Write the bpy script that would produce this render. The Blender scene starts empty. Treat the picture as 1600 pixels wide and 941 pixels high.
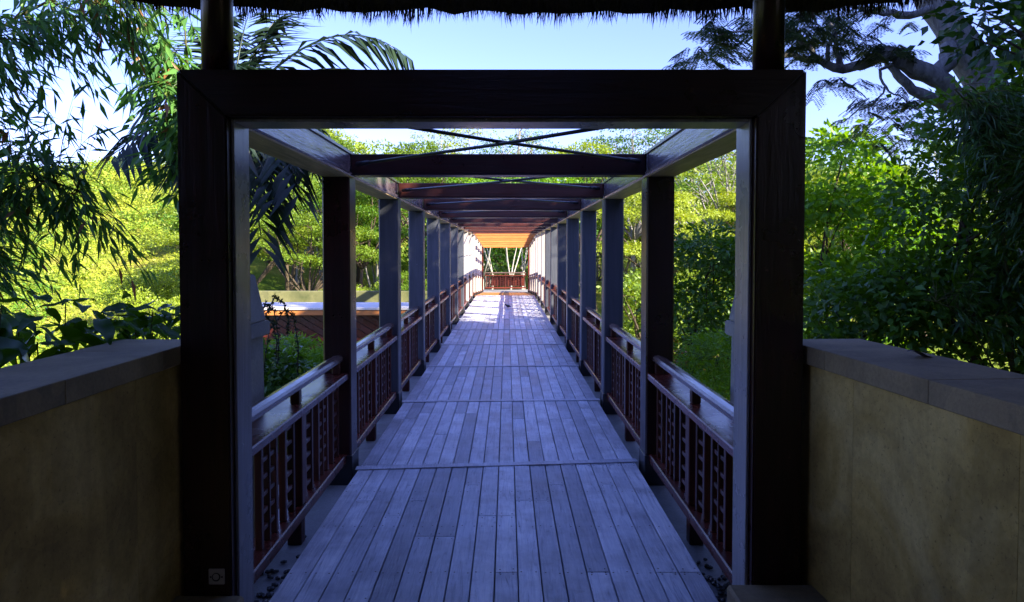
import bpy, bmesh, math, random
import numpy as np
from mathutils import Vector, Matrix
R = math.radians
random.seed(11); rng = np.random.default_rng(7)
scn = bpy.context.scene
col = scn.collection

# ------------------------------------------------------------------ camera
EYE = 1.75
cd = bpy.data.cameras.new('camera'); cam = bpy.data.objects.new('camera', cd); col.objects.link(cam)
cam.location = (0, 0, EYE); cam.rotation_euler = (R(90 - 1.84), 0, 0)
cd.sensor_width = 36; cd.lens = 36 * 1150 / 1600
cd.shift_y = -42.5 / 1600; cd.shift_x = 8 / 1600
cd.clip_start = 0.05; cd.clip_end = 3000
scn.camera = cam
# ------------------------------------------------------------------ sky and sun
SUN_AZ, SUN_EL = 53, 27          # azimuth from straight behind the camera towards the right
w = bpy.data.worlds.new('World'); scn.world = w; w.use_nodes = True
nt = w.node_tree; bg = nt.nodes['Background']
sky = nt.nodes.new('ShaderNodeTexSky'); sky.sky_type = 'NISHITA'; sky.sun_disc = False
sky.sun_elevation = R(SUN_EL); sky.sun_rotation = R(180 - SUN_AZ)
sky.air_density = 1.0; sky.dust_density = 0.8; sky.ozone_density = 3.5; sky.altitude = 0
wb = nt.nodes.new('ShaderNodeMix'); wb.data_type = 'RGBA'; wb.blend_type = 'MULTIPLY'; wb.inputs[0].default_value = 1.0
wb.inputs[7].default_value = (0.84, 0.74, 1.2, 1)            # cool white balance of the whole sky
nt.links.new(sky.outputs[0], wb.inputs[6]); nt.links.new(wb.outputs[2], bg.inputs[0]); bg.inputs[1].default_value = 0.108
sd = bpy.data.lights.new('sun', 'SUN'); sun = bpy.data.objects.new('sun', sd); col.objects.link(sun)
sd.energy = 5.0; sd.angle = R(0.5); sd.color = (1.0, 0.88, 0.68)
sv = Vector((math.sin(R(SUN_AZ)) * math.cos(R(SUN_EL)), -math.cos(R(SUN_AZ)) * math.cos(R(SUN_EL)), math.sin(R(SUN_EL))))
sun.rotation_euler = sv.to_track_quat('Z', 'Y').to_euler(); sun.location = (20, -20, 30)
vs = scn.view_settings; vs.view_transform = 'Standard'; vs.look = 'None'; vs.gamma = 1.0; vs.use_curve_mapping = False
vs.exposure = 2.0
cy = scn.cycles; cy.max_bounces = 8; cy.diffuse_bounces = 4; cy.glossy_bounces = 3; cy.transmission_bounces = 4
cy.transparent_max_bounces = 4; cy.use_denoising = True; cy.sample_clamp_indirect = 6

# ------------------------------------------------------------------ materials
class NT:
    def __init__(s, name):
        s.m = bpy.data.materials.new(name); s.m.use_nodes = True; s.t = s.m.node_tree; s.n = s.t.nodes
        s.b = s.n['Principled BSDF']; s.out = s.n['Material Output']
    def node(s, kind, **kw):
        n = s.n.new(kind)
        for k, v in kw.items():
            if k.startswith('i_'): n.inputs[k[2:].replace('_', ' ')].default_value = v
            else: setattr(n, k, v)
        return n
    def link(s, a, b): s.t.links.new(a, b)
    def coords(s, scale=(1, 1, 1), rnd=True, space='Object'):
        tc = s.node('ShaderNodeTexCoord'); mp = s.node('ShaderNodeMapping'); mp.inputs['Scale'].default_value = scale
        s.link(tc.outputs[space], mp.inputs['Vector'])
        if rnd:
            oi = s.node('ShaderNodeObjectInfo'); ml = s.node('ShaderNodeMath', operation='MULTIPLY'); ml.inputs[1].default_value = 37.0
            s.link(oi.outputs['Random'], ml.inputs[0]); s.link(ml.outputs[0], mp.inputs['Location'])
        return mp.outputs['Vector']
    def noise(s, vec, scale, detail=6, rough=0.6, dist=0.0):
        n = s.node('ShaderNodeTexNoise'); n.inputs['Scale'].default_value = scale; n.inputs['Detail'].default_value = detail
        n.inputs['Roughness'].default_value = rough; n.inputs['Distortion'].default_value = dist
        s.link(vec, n.inputs['Vector']); return n.outputs['Fac']
    def ramp(s, fac, stops):
        r = s.node('ShaderNodeValToRGB'); e = r.color_ramp.elements
        while len(e) < len(stops): e.new(0.5)
        for el, (p, c) in zip(e, stops): el.position = p; el.color = (*c, 1) if len(c) == 3 else c
        s.link(fac, r.inputs['Fac']); return r.outputs['Color']
    def mix(s, fac, a, b, mode='MIX'):
        m = s.node('ShaderNodeMix', data_type='RGBA', blend_type=mode)
        if isinstance(fac, (int, float)): m.inputs[0].default_value = fac
        else: s.link(fac, m.inputs[0])
        for i, v in ((6, a), (7, b)):
            if isinstance(v, tuple): m.inputs[i].default_value = (*v, 1)
            else: s.link(v, m.inputs[i])
        return m.outputs[2]
    def bump(s, h, strength, dist=0.01):
        b = s.node('ShaderNodeBump'); b.inputs['Strength'].default_value = strength; b.inputs['Distance'].default_value = dist
        s.link(h, b.inputs['Height']); s.link(b.outputs[0], s.b.inputs['Normal'])
    def fin(s, color=None, rough=None, spec=None):
        if color is not None:
            if isinstance(color, tuple): s.b.inputs['Base Color'].default_value = (*color, 1)
            else: s.link(color, s.b.inputs['Base Color'])
        if rough is not None:
            if isinstance(rough, (int, float)): s.b.inputs['Roughness'].default_value = rough
            else: s.link(rough, s.b.inputs['Roughness'])
        if spec is not None: s.b.inputs['Specular IOR Level'].default_value = spec
        return s.m

def wood(name, c0, c1, axis, r0=0.28, r1=0.5, spec=0.5, wear=None):
    s = NT(name); sc = [14, 14, 14]; sc[axis] = 0.9
    v = s.coords(tuple(sc)); g = s.noise(v, 2.0, 8, 0.65, 0.6)
    v2 = s.coords((1, 1, 1)); p = s.noise(v2, 3.0, 5, 0.6)
    c = s.ramp(g, [(0.3, c0), (0.7, c1)])
    if wear:
        f = s.ramp(p, [(0.52, (0, 0, 0)), (0.72, (1, 1, 1))]); c = s.mix(f, c, wear)
    oi = s.node('ShaderNodeObjectInfo'); tv = s.ramp(oi.outputs['Random'], [(0.0, (0.72, 0.70, 0.70)), (1.0, (1.3, 1.25, 1.2))]); c = s.mix(1.0, c, tv, 'MULTIPLY')
    sc2 = s.noise(v2, 26.0, 3, 0.7); wf = s.ramp(sc2, [(0.70, (0, 0, 0)), (0.76, (1, 1, 1))]); c = s.mix(wf, c, tuple(min(1, 2.2 * q + 0.02) for q in c1))
    rr = s.ramp(p, [(0.3, (r0,) * 3), (0.7, (r1,) * 3)])
    s.bump(g, 0.35, 0.008)
    return s.fin(c, rr, spec)

M = {}
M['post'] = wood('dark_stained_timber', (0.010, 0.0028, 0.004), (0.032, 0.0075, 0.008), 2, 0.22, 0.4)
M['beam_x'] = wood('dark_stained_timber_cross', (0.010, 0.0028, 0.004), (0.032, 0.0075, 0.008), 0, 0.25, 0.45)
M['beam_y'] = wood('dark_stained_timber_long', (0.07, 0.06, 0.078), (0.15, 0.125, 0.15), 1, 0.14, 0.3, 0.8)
M['post_skylit'] = wood('skylit_post_timber', (0.048, 0.060, 0.082), (0.09, 0.10, 0.13), 2, 0.3, 0.5)  # lighter copy of the post timber, sky light and haze painted into its colour
M['post_sunlit'] = wood('sunlit_post_timber', (0.32, 0.30, 0.29), (0.50, 0.47, 0.45), 2, 0.4, 0.6)  # pale copy of the post timber, glaring sunlight painted into its colour
M['lining'] = wood('grey_sheen_lining', (0.15, 0.15, 0.165), (0.28, 0.28, 0.30), 2, 0.22, 0.4)  # grey carries the sheen of the inner faces, painted into the colour
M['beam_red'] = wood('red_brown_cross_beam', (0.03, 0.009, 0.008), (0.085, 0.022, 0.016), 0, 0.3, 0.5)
M['soffit'] = wood('pale_worn_soffit', (0.30, 0.21, 0.10), (0.62, 0.47, 0.26), 1, 0.4, 0.6)
M['rail'] = wood('red_brown_rail', (0.06, 0.012, 0.009), (0.145, 0.03, 0.017), 1, 0.18, 0.36, 0.6)
M['lattice'] = wood('red_brown_lattice', (0.032, 0.007, 0.006), (0.085, 0.017, 0.011), 2, 0.3, 0.5)
M['hand'] = wood('weathered_handrail', (0.10, 0.06, 0.05), (0.22, 0.16, 0.14), 1, 0.1, 0.24, 0.8)
M['orange'] = wood('sunlit_red_timber', (0.44, 0.15, 0.035), (0.62, 0.26, 0.07), 0, 0.35, 0.55)  # red timber with the orange of sunlight painted into its colour

def deck_mat():
    s = NT('weathered_grey_plank')
    v = s.coords((18, 1.1, 18)); g = s.noise(v, 2.2, 9, 0.68, 1.2)
    v2 = s.coords((1, 1, 1)); p = s.noise(v2, 2.6, 6, 0.62); st = s.noise(v2, 9.0, 5, 0.6)
    c = s.ramp(g, [(0.26, (0.20, 0.21, 0.25)), (0.42, (0.62, 0.65, 0.76)), (0.70, (0.90, 0.92, 0.98))])
    oi = s.node('ShaderNodeObjectInfo')
    t = s.ramp(oi.outputs['Random'], [(0.0, (0.56, 0.55, 0.57)), (0.5, (0.92, 0.91, 0.92)), (1.0, (1.15, 1.12, 1.08))])
    c = s.mix(1.0, c, t, 'MULTIPLY')
    f = s.ramp(p, [(0.34, (0.42, 0.42, 0.46)), (0.60, (1, 1, 1))]); c = s.mix(0.8, c, f, 'MULTIPLY')
    f2 = s.ramp(st, [(0.62, (1, 1, 1)), (0.78, (0.45, 0.42, 0.42))]); c = s.mix(0.6, c, f2, 'MULTIPLY')
    rr = s.ramp(p, [(0.3, (0.36,) * 3), (0.7, (0.6,) * 3)])
    s.bump(g, 0.8, 0.01)
    return s.fin(c, rr, 0.8)
M['deck'] = deck_mat()

def stone(name, stops, scale=1.6, rough=0.85, bump=0.3, patches=True, space='Object'):
    s = NT(name); v = s.coords((1, 1, 1), True, space)
    n = s.noise(v, scale, 7, 0.62, 0.7); fine = s.noise(v, scale * 22, 5, 0.65)
    c = s.ramp(n, stops)
    if patches:
        vo = s.node('ShaderNodeTexVoronoi', feature='F1'); vo.inputs['Scale'].default_value = scale * 1.5
        nd = s.node('ShaderNodeMixRGB' if False else 'ShaderNodeVectorMath', operation='ADD')
        nn = s.node('ShaderNodeTexNoise'); nn.inputs['Scale'].default_value = 3.0; s.link(v, nn.inputs['Vector'])
        s.link(v, nd.inputs[0]); s.link(nn.outputs['Color'], nd.inputs[1]); s.link(nd.outputs[0], vo.inputs['Vector'])
        sp = s.node('ShaderNodeSeparateColor'); s.link(vo.outputs['Color'], sp.inputs[0])
        t = s.ramp(sp.outputs[0], [(0, (0.66, 0.64, 0.68)), (1, (1.1, 1.04, 0.95))]); c = s.mix(0.4, c, t, 'MULTIPLY')
    f2 = s.ramp(fine, [(0.35, (0.72,) * 3), (0.6, (1, 1, 1))]); c = s.mix(0.6, c, f2, 'MULTIPLY')
    s.bump(fine, bump, 0.006)
    return s.fin(c, rough, 0.3)
def wall_mat():
    m = stone('ochre_stone_wall', [(0.3, (0.24, 0.155, 0.04)), (0.5, (0.46, 0.32, 0.085)), (0.7, (0.66, 0.50, 0.19))])
    s = NT.__new__(NT); s.m = m; s.t = m.node_tree; s.n = s.t.nodes; s.b = s.n['Principled BSDF']
    src = s.b.inputs['Base Color'].links[0].from_socket
    st = s.noise(s.coords((7, 7, 0.5), True), 1.0, 5, 0.6, 0.4); f = s.ramp(st, [(0.42, (1, 1, 1)), (0.68, (0.5, 0.5, 0.52))])
    sp = s.noise(s.coords((1, 1, 1), True), 70.0, 3, 0.7); f2 = s.ramp(sp, [(0.30, (0.4, 0.4, 0.42)), (0.40, (1, 1, 1))])
    c = s.mix(0.35, src, f, 'MULTIPLY'); c = s.mix(0.8, c, f2, 'MULTIPLY'); s.link(c, s.b.inputs['Base Color'])
    return m
M['wall_plain'] = stone('ochre_stone_wall', [(0.3, (0.27, 0.19, 0.075)), (0.5, (0.46, 0.34, 0.15)), (0.7, (0.60, 0.46, 0.23))])
M['wall'] = wall_mat()
M['coping'] = stone('grey_coping_stone', [(0.3, (0.20, 0.155, 0.085)), (0.7, (0.36, 0.285, 0.16))], 3.0, 0.7, 0.3)
M['pylon'] = stone('grey_andesite', [(0.3, (0.24, 0.24, 0.235)), (0.7, (0.38, 0.38, 0.36))], 2.5, 0.8, 0.35)
M['concrete'] = stone('grey_concrete', [(0.3, (0.22, 0.22, 0.22)), (0.7, (0.36, 0.36, 0.35))], 2.5, 0.6, 0.4, False)
M['pebble'] = stone('dark_wet_pebble', [(0.3, (0.03, 0.03, 0.035)), (0.7, (0.09, 0.09, 0.09))], 9, 0.25, 0.2, False)
M['moss'] = stone('mossy_stone', [(0.3, (0.07, 0.09, 0.03)), (0.7, (0.20, 0.20, 0.09))], 1.5, 0.9, 0.4)
M['white'] = stone('white_painted_slab', [(0.3, (0.66, 0.62, 0.56)), (0.7, (0.8, 0.77, 0.72))], 1.2, 0.7, 0.2, False)
M['paving'] = stone('pavilion_paving', [(0.3, (0.15, 0.14, 0.12)), (0.7, (0.26, 0.24, 0.20))], 2.0, 0.7, 0.3)
M['steel'] = NT('dark_steel').fin((0.05, 0.052, 0.06), 0.38); M['steel'].node_tree.nodes['Principled BSDF'].inputs['Metallic'].default_value = 0.6
M['nail'] = NT('rusty_nail').fin((0.03, 0.022, 0.02), 0.6)
M['socket'] = NT('grey_plastic').fin((0.42, 0.41, 0.38), 0.45)
M['black'] = NT('black_plastic').fin((0.01, 0.01, 0.01), 0.4)
M['feather'] = NT('dark_feathers').fin((0.02, 0.02, 0.025), 0.6)
M['beak'] = NT('grey_beak').fin((0.12, 0.10, 0.08), 0.4)

def thatch_mat():
    s = NT('old_thatch'); v = s.coords((60, 60, 3), False); g = s.noise(v, 1.0, 6, 0.7)
    c = s.ramp(g, [(0.3, (0.035, 0.026, 0.018)), (0.7, (0.13, 0.10, 0.065))]); s.bump(g, 0.8, 0.02)
    return s.fin(c, 0.95, 0.1)
M['thatch'] = thatch_mat()

def leaf_mat(name, c0, c1, trans=0.35, rough=0.42, dead=None, spec=0.4, own=0.55):
    s = NT(name)
    a = s.node('ShaderNodeAttribute', attribute_name='tint')
    oi = s.node('ShaderNodeObjectInfo')
    ad = s.node('ShaderNodeMath', operation='ADD'); fr = s.node('ShaderNodeMath', operation='FRACT')
    if dead:
        s.link(a.outputs['Fac'], ad.inputs[0]); s.link(oi.outputs['Random'], ad.inputs[1]); s.link(ad.outputs[0], fr.inputs[0])
    else:
        ml = s.node('ShaderNodeMath', operation='MULTIPLY'); ml.inputs[1].default_value = own; s.link(oi.outputs['Random'], ml.inputs[0])
        fr.operation = 'MULTIPLY_ADD'; fr.inputs[1].default_value = 1 - own; s.link(a.outputs['Fac'], fr.inputs[0]); s.link(ml.outputs[0], fr.inputs[2])
    stops = [(0.0, c0), (0.9, c1)]
    if dead: stops = [(0.0, c0), (0.965, c1), (0.975, dead), (1.0, dead)]
    c = s.ramp(fr.outputs[0], stops)
    s.fin(c, rough, spec)
    tr = s.node('ShaderNodeBsdfTranslucent'); 
    hs = s.node('ShaderNodeHueSaturation'); hs.inputs['Hue'].default_value = 0.475; hs.inputs['Saturation'].default_value = 1.15; hs.inputs['Value'].default_value = 1.6
    s.link(c, hs.inputs['Color']); s.link(hs.outputs[0], tr.inputs['Color'])
    mx = s.node('ShaderNodeMixShader'); mx.inputs[0].default_value = trans
    s.link(s.b.outputs[0], mx.inputs[1]); s.link(tr.outputs[0], mx.inputs[2]); s.link(mx.outputs[0], s.out.inputs['Surface'])
    return s.m
M['bamboo'] = leaf_mat('bamboo_leaf', (0.04, 0.13, 0.035), (0.12, 0.28, 0.06), 0.35, 0.4, (0.25, 0.13, 0.05))
M['bamboo_dark'] = leaf_mat('thicket_leaf', (0.014, 0.045, 0.010), (0.05, 0.12, 0.018), 0.3, 0.45)
M['palm'] = leaf_mat('palm_leaflet', (0.014, 0.032, 0.022), (0.03, 0.055, 0.03), 0.15, 0.32)
M['palm_far'] = leaf_mat('coconut_leaflet', (0.10, 0.19, 0.03), (0.22, 0.28, 0.05), 0.3, 0.45)
M['big'] = leaf_mat('glossy_broad_leaf', (0.03, 0.10, 0.012), (0.08, 0.20, 0.02), 0.3, 0.35)
M['fresh'] = leaf_mat('fresh_green_leaf', (0.06, 0.18, 0.015), (0.17, 0.34, 0.03), 0.45)
M['mid'] = leaf_mat('mid_green_leaf', (0.03, 0.10, 0.012), (0.08, 0.19, 0.02), 0.35)
M['rain'] = leaf_mat('feathery_leaf', (0.02, 0.05, 0.03), (0.04, 0.085, 0.03), 0.25)
M['hill'] = leaf_mat('hillside_leaf', (0.035, 0.12, 0.012), (0.26, 0.35, 0.03), 0.35, own=0.7)
M['forest'] = leaf_mat('forest_leaf', (0.03, 0.11, 0.012), (0.25, 0.34, 0.032), 0.35, own=0.0)
M['hill2'] = leaf_mat('hillside_leaf_light', (0.04, 0.14, 0.014), (0.30, 0.38, 0.04), 0.35, own=0.72)
M['shrub'] = leaf_mat('slope_shrub_leaf', (0.08, 0.21, 0.016), (0.40, 0.45, 0.045), 0.25, 0.5, own=0.0)
def bark(name, a, b):
    s = NT(name); v = s.coords((6, 6, 1.5), True); g = s.noise(v, 2.0, 7, 0.65, 0.5)
    c = s.ramp(g, [(0.3, a), (0.7, b)]); s.bump(g, 1.0, 0.05); return s.fin(c, 0.9, 0.2)
M['bark'] = bark('grey_bark', (0.12, 0.115, 0.11), (0.34, 0.33, 0.31))
M['bark_dark'] = bark('brown_bark', (0.04, 0.03, 0.02), (0.10, 0.08, 0.055))
M['bark_pale'] = bark('pale_bark', (0.30, 0.28, 0.24), (0.5, 0.47, 0.41))
M['culm'] = bark('bamboo_culm', (0.05, 0.06, 0.02), (0.12, 0.11, 0.04))
def ground_mat():
    s = NT('grassy_ground'); v = s.coords((1, 1, 1), False); n = s.noise(v, 0.12, 9, 0.65); f = s.noise(v, 2.5, 6, 0.7)
    c = s.ramp(n, [(0.3, (0.09, 0.17, 0.015)), (0.5, (0.19, 0.26, 0.03)), (0.66, (0.33, 0.31, 0.06)), (0.8, (0.40, 0.24, 0.11))])
    t = s.ramp(f, [(0.3, (0.45,) * 3), (0.65, (1.1,) * 3)]); c = s.mix(0.8, c, t, 'MULTIPLY'); s.bump(f, 1.0, 0.3)
    return s.fin(c, 0.95, 0.1)
M['ground'] = ground_mat()

# ------------------------------------------------------------------ helpers
def link(o, parent=None):
    col.objects.link(o)
    if parent is not None: o.parent = parent
    return o
def tag(o, label=None, cat=None, group=None, kind=None):
    if label: o['label'] = label
    if cat: o['category'] = cat
    if group: o['group'] = group
    if kind: o['kind'] = kind
    return o
def empty(name, loc, label=None, cat=None, group=None, rz=0):
    o = bpy.data.objects.new(name, None); o.empty_display_size = 0.2; o.location = loc; o.rotation_euler = (0, 0, rz)
    link(o); return tag(o, label, cat, group)
def mesh_obj(name, me, mat=None, parent=None, loc=(0, 0, 0)):
    o = bpy.data.objects.new(name, me); o.location = loc
    if mat is not None and not me.materials: me.materials.append(M[mat])
    return link(o, parent)
def raw_mesh(name, V, F, smooth=False):
    me = bpy.data.meshes.new(name); me.from_pydata([tuple(v) for v in V], [], F); me.update()
    if smooth: me.polygons.foreach_set('use_smooth', [True] * len(me.polygons))
    return me
_cache = {}
def box_mesh(sx, sy, sz, b=0.006, mat=None):
    """a box centred on its own origin, edges eased by b"""
    k = (round(sx, 4), round(sy, 4), round(sz, 4), b, mat)
    if k in _cache: return _cache[k]
    bm = bmesh.new(); bmesh.ops.create_cube(bm, size=1); bmesh.ops.scale(bm, vec=(sx, sy, sz), verts=bm.verts)
    if b: bmesh.ops.bevel(bm, geom=list(bm.edges), offset=b, segments=1, affect='EDGES', clamp_overlap=True)
    me = bpy.data.meshes.new('timber'); bm.to_mesh(me); bm.free()
    if mat: me.materials.append(M[mat])
    _cache[k] = me; return me
def box(name, x0, x1, y0, y1, z0, z1, mat, parent=None, b=0.006):
    me = box_mesh(x1 - x0, y1 - y0, z1 - z0, b, mat)
    return mesh_obj(name, me, None, parent, ((x0 + x1) / 2, (y0 + y1) / 2, (z0 + z1) / 2))
def poly_prism(name, pts, y0, y1, mat, parent=None, b=0.006):
    """polygon in x,z pulled along y"""
    bm = bmesh.new(); f = bm.faces.new([bm.verts.new((x, y0, z)) for x, z in pts])
    r = bmesh.ops.extrude_face_region(bm, geom=[f]); bmesh.ops.translate(bm, vec=(0, y1 - y0, 0), verts=[v for v in r['geom'] if isinstance(v, bmesh.types.BMVert)])
    bmesh.ops.recalc_face_normals(bm, faces=bm.faces)
    if b: bmesh.ops.bevel(bm, geom=list(bm.edges), offset=b, segments=2, affect='EDGES')
    me = bpy.data.meshes.new(name); bm.to_mesh(me); bm.free(); me.materials.append(M[mat])
    return mesh_obj(name, me, None, parent)
def tube_data(pts, rad, n=8):
    P = np.array(pts, float); k = len(P); rad = np.broadcast_to(np.array(rad, float), (k,))
    T = np.gradient(P, axis=0); T /= np.linalg.norm(T, axis=1)[:, None] + 1e-9
    ref = np.array([0, 0, 1.0]) if abs(T[0][2]) < 0.9 else np.array([1.0, 0, 0])
    V = []; u = np.cross(ref, T[0]); u /= np.linalg.norm(u)
    for i in range(k):
        u = u - T[i] * np.dot(u, T[i]); u /= np.linalg.norm(u) + 1e-9; v = np.cross(T[i], u)
        for j in range(n):
            a = 2 * math.pi * j / n; V.append(P[i] + rad[i] * (math.cos(a) * u + math.sin(a) * v))
    F = [(i * n + j, i * n + (j + 1) % n, (i + 1) * n + (j + 1) % n, (i + 1) * n + j) for i in range(k - 1) for j in range(n)]
    F += [tuple(range(n - 1, -1, -1)), tuple(range((k - 1) * n, k * n))]
    return V, F
def tubes_mesh(name, items, mat, n=7):
    V, F = [], []
    for pts, rad in items:
        v, f = tube_data(pts, rad, n); o = len(V); V += v; F += [tuple(i + o for i in q) for q in f]
    me = raw_mesh(name, V, F, True); me.materials.append(M[mat]); return me
def tube(name, pts, rad, mat, parent=None, n=8):
    return mesh_obj(name, tubes_mesh(name, [(pts, rad)], mat, n), None, parent)
def copy_tree(o, parent=None):
    c = o.copy(); col.objects.link(c); c.parent = parent
    for ch in o.children: copy_tree(ch, c)
    return c
ORD = ['first', 'second', 'third', 'fourth', 'fifth', 'sixth', 'seventh', 'eighth', 'ninth', 'tenth', 'eleventh', 'twelfth', 'thirteenth', 'fourteenth', 'fifteenth']

# ------------------------------------------------------------------ dimensions of the bridge
XL, XR, PW = -1.243, 1.107, 0.22           # inner faces of the posts, post width
Y1, PITCH, NF = 3.28, 2.55, 10             # first frame, spacing, frames on the level
ZB, ZT = 2.343, 2.55
DXL, DXR = -1.19, 1.06                      # edges of the deck boards
YEND = Y1 + PITCH * NF - 0.35               # where the level deck ends
def fy(i): return Y1 + PITCH * i

# ------------------------------------------------------------------ terrain
def sm(a, b, x):
    t = np.clip((x - a) / (b - a), 0, 1); return t * t * (3 - 2 * t)
def hgt(x, y):
    x = np.asarray(x, float); y = np.asarray(y, float)
    near = -0.25 - 5.0 * sm(3.5, 13, y) - 1.0 * sm(20, 34, y)
    left = sm(-2, -45, x); right = sm(18, 70, x)
    far = sm(32, 120, y) * (7.5 + 13.0 * left + 5 * right) + 6.0 * sm(110, 330, y)
    bumps = 0.7 * np.sin(x * 0.13 + 1.7) * np.cos(y * 0.11) + 0.4 * np.sin(x * 0.31 + y * 0.23)
    return near + far + bumps * sm(12, 40, np.abs(y) + 0.3 * np.abs(x))
gx = np.concatenate([np.linspace(-900, -160, 20), np.linspace(-150, 150, 121), np.linspace(160, 900, 20)])
gy = np.concatenate([np.linspace(-700, -50, 14), np.linspace(-40, 180, 111), np.linspace(190, 1500, 24)])
GX, GY = np.meshgrid(gx, gy); GZ = hgt(GX, GY)
nx, ny = len(gx), len(gy)
V = np.stack([GX.ravel(), GY.ravel(), GZ.ravel()], 1)
F = [(j * nx + i, j * nx + i + 1, (j + 1) * nx + i + 1, (j + 1) * nx + i) for j in range(ny - 1) for i in range(nx - 1)]
o = mesh_obj('terrain', raw_mesh('terrain', V, F, True), 'ground'); tag(o, 'grassy ground falling to a valley and rising to the hills', 'ground', kind='structure')

# ------------------------------------------------------------------ deck
deck = empty('deck', (0, 0, 0)); tag(deck, 'weathered grey plank deck running the length of the bridge', 'deck', kind='structure')
ROWS = 18; pw = (DXR - DXL) / ROWS
YS = 2.6
def plank(row, y0, y1, z=0.0):
    L = round((y1 - y0) / 0.05) * 0.05
    me = box_mesh(pw - 0.007, L - 0.005, 0.035, 0.003, 'deck')
    o = mesh_obj('plank', me, None, deck, (DXL + (row + 0.5) * pw + random.uniform(-0.0008, 0.0008), (y0 + y1) / 2, -0.0175 + z + random.uniform(-0.002, 0.0015)))
    return o
nails = []
starts = [YS] + [fy(i) + 0.12 for i in range(1, NF)] + [YEND]
for b in range(len(starts) - 1):
    a, e = starts[b], starts[b + 1]
    for r in range(ROWS):
        if b < 5:
            k = random.choice([1, 2, 2, 2]) if b else random.choice([2, 2, 3])
            cuts = sorted(random.sample([0.2, 0.3, 0.4, 0.55, 0.65, 0.75, 0.85], k - 1)) if k > 1 else []
        else: cuts = []
        ys = [a] + [a + round((e - a) * c / 0.05) * 0.05 for c in cuts] + [e]
        for y0, y1 in zip(ys[:-1], ys[1:]):
            plank(r, y0, y1)
            for yy in (y0 + 0.035, y1 - 0.035):
                for s in (-0.3, 0.3): nails.append((DXL + (r + 0.5 + s) * pw + random.uniform(-.006, .006), yy + random.uniform(-.008, .008)))
        if b < 5:
            for q in range(1, 5):
                yy = a + (e - a) * q / 5
                for s in (-0.3, 0.3): nails.append((DXL + (r + 0.5 + s) * pw + random.uniform(-.008, .008), yy + random.uniform(-.012, .012)))
V, F = [], []
for x, y in nails:
    o0 = len(V)
    for j in range(6):
        V.append((x + 0.0055 * math.cos(j * 1.047), y + 0.0055 * math.sin(j * 1.047), 0.0022))
    F.append(tuple(range(o0, o0 + 6)))
o = mesh_obj('nail_heads', raw_mesh('nail_heads', V, F), 'nail', deck); o['kind'] = 'stuff'
me = box_mesh(DXR - DXL + 0.05, 0.09, 0.007, 0.002, 'deck')
for i in range(1, NF):
    o = mesh_obj('cover_strip', me, None, deck, ((DXL + DXR) / 2, fy(i) + 0.12, 0.0055))
    o.rotation_euler = (0, 0, R((5.5, 2.6, 2.0, 1.2, .8, .5, .3, 0, 0)[i - 1]))
# concrete channels, slab and piers under the deck
box('bridge_slab', XL - 0.45, XR + 0.45, 3.5, YEND, -0.5, -0.13, 'concrete', None, 0.01)
tag(bpy.data.objects['bridge_slab'], 'grey concrete slab and side channels carrying the deck', 'slab', kind='structure')
for i, yy in enumerate((9, 18, 27)):
    o = box('bridge_pier', -1.0, 0.9, yy, yy + 0.5, -7, -0.5, 'concrete', None, 0.02)
    tag(o, f'grey concrete pier under the {("near", "middle", "far")[i]} part of the bridge', 'pier', 'concrete piers under the bridge')
for s, x0, x1 in ((-1, XL - 0.45, XL - 0.36), (1, XR + 0.36, XR + 0.45)):
    o = box('channel_kerb', x0, x1, 3.5, YEND, -0.13, 0.02, 'concrete', None, 0.01); tag(o, f'grey concrete kerb along the {"left" if s < 0 else "right"} outer edge of bridge', 'kerb', kind='structure')
V, F = [], []
peb = bmesh.new()
for s, xa, xb in ((-1, XL - 0.2, DXL - 0.03), (1, DXR + 0.03, XR + 0.2)):
    for k in range(150):
        yy = 3.52 + abs(random.gauss(0, 0.35)); 
        mt = Matrix.Translation((random.uniform(xa, xb), yy, -0.118)) @ Matrix.Rotation(random.uniform(0, 3), 4, 'Z') @ Matrix.Diagonal((random.uniform(.012, .028), random.uniform(.01, .02), random.uniform(.008, .014), 1))
        bmesh.ops.create_icosphere(peb, subdivisions=1, radius=1, matrix=mt)
me = bpy.data.meshes.new('drain_pebbles'); peb.to_mesh(me); peb.free()
o = mesh_obj('drain_pebbles', me, 'pebble'); tag(o, 'small dark pebbles lying in the side channels', 'pebbles', kind='stuff')

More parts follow.
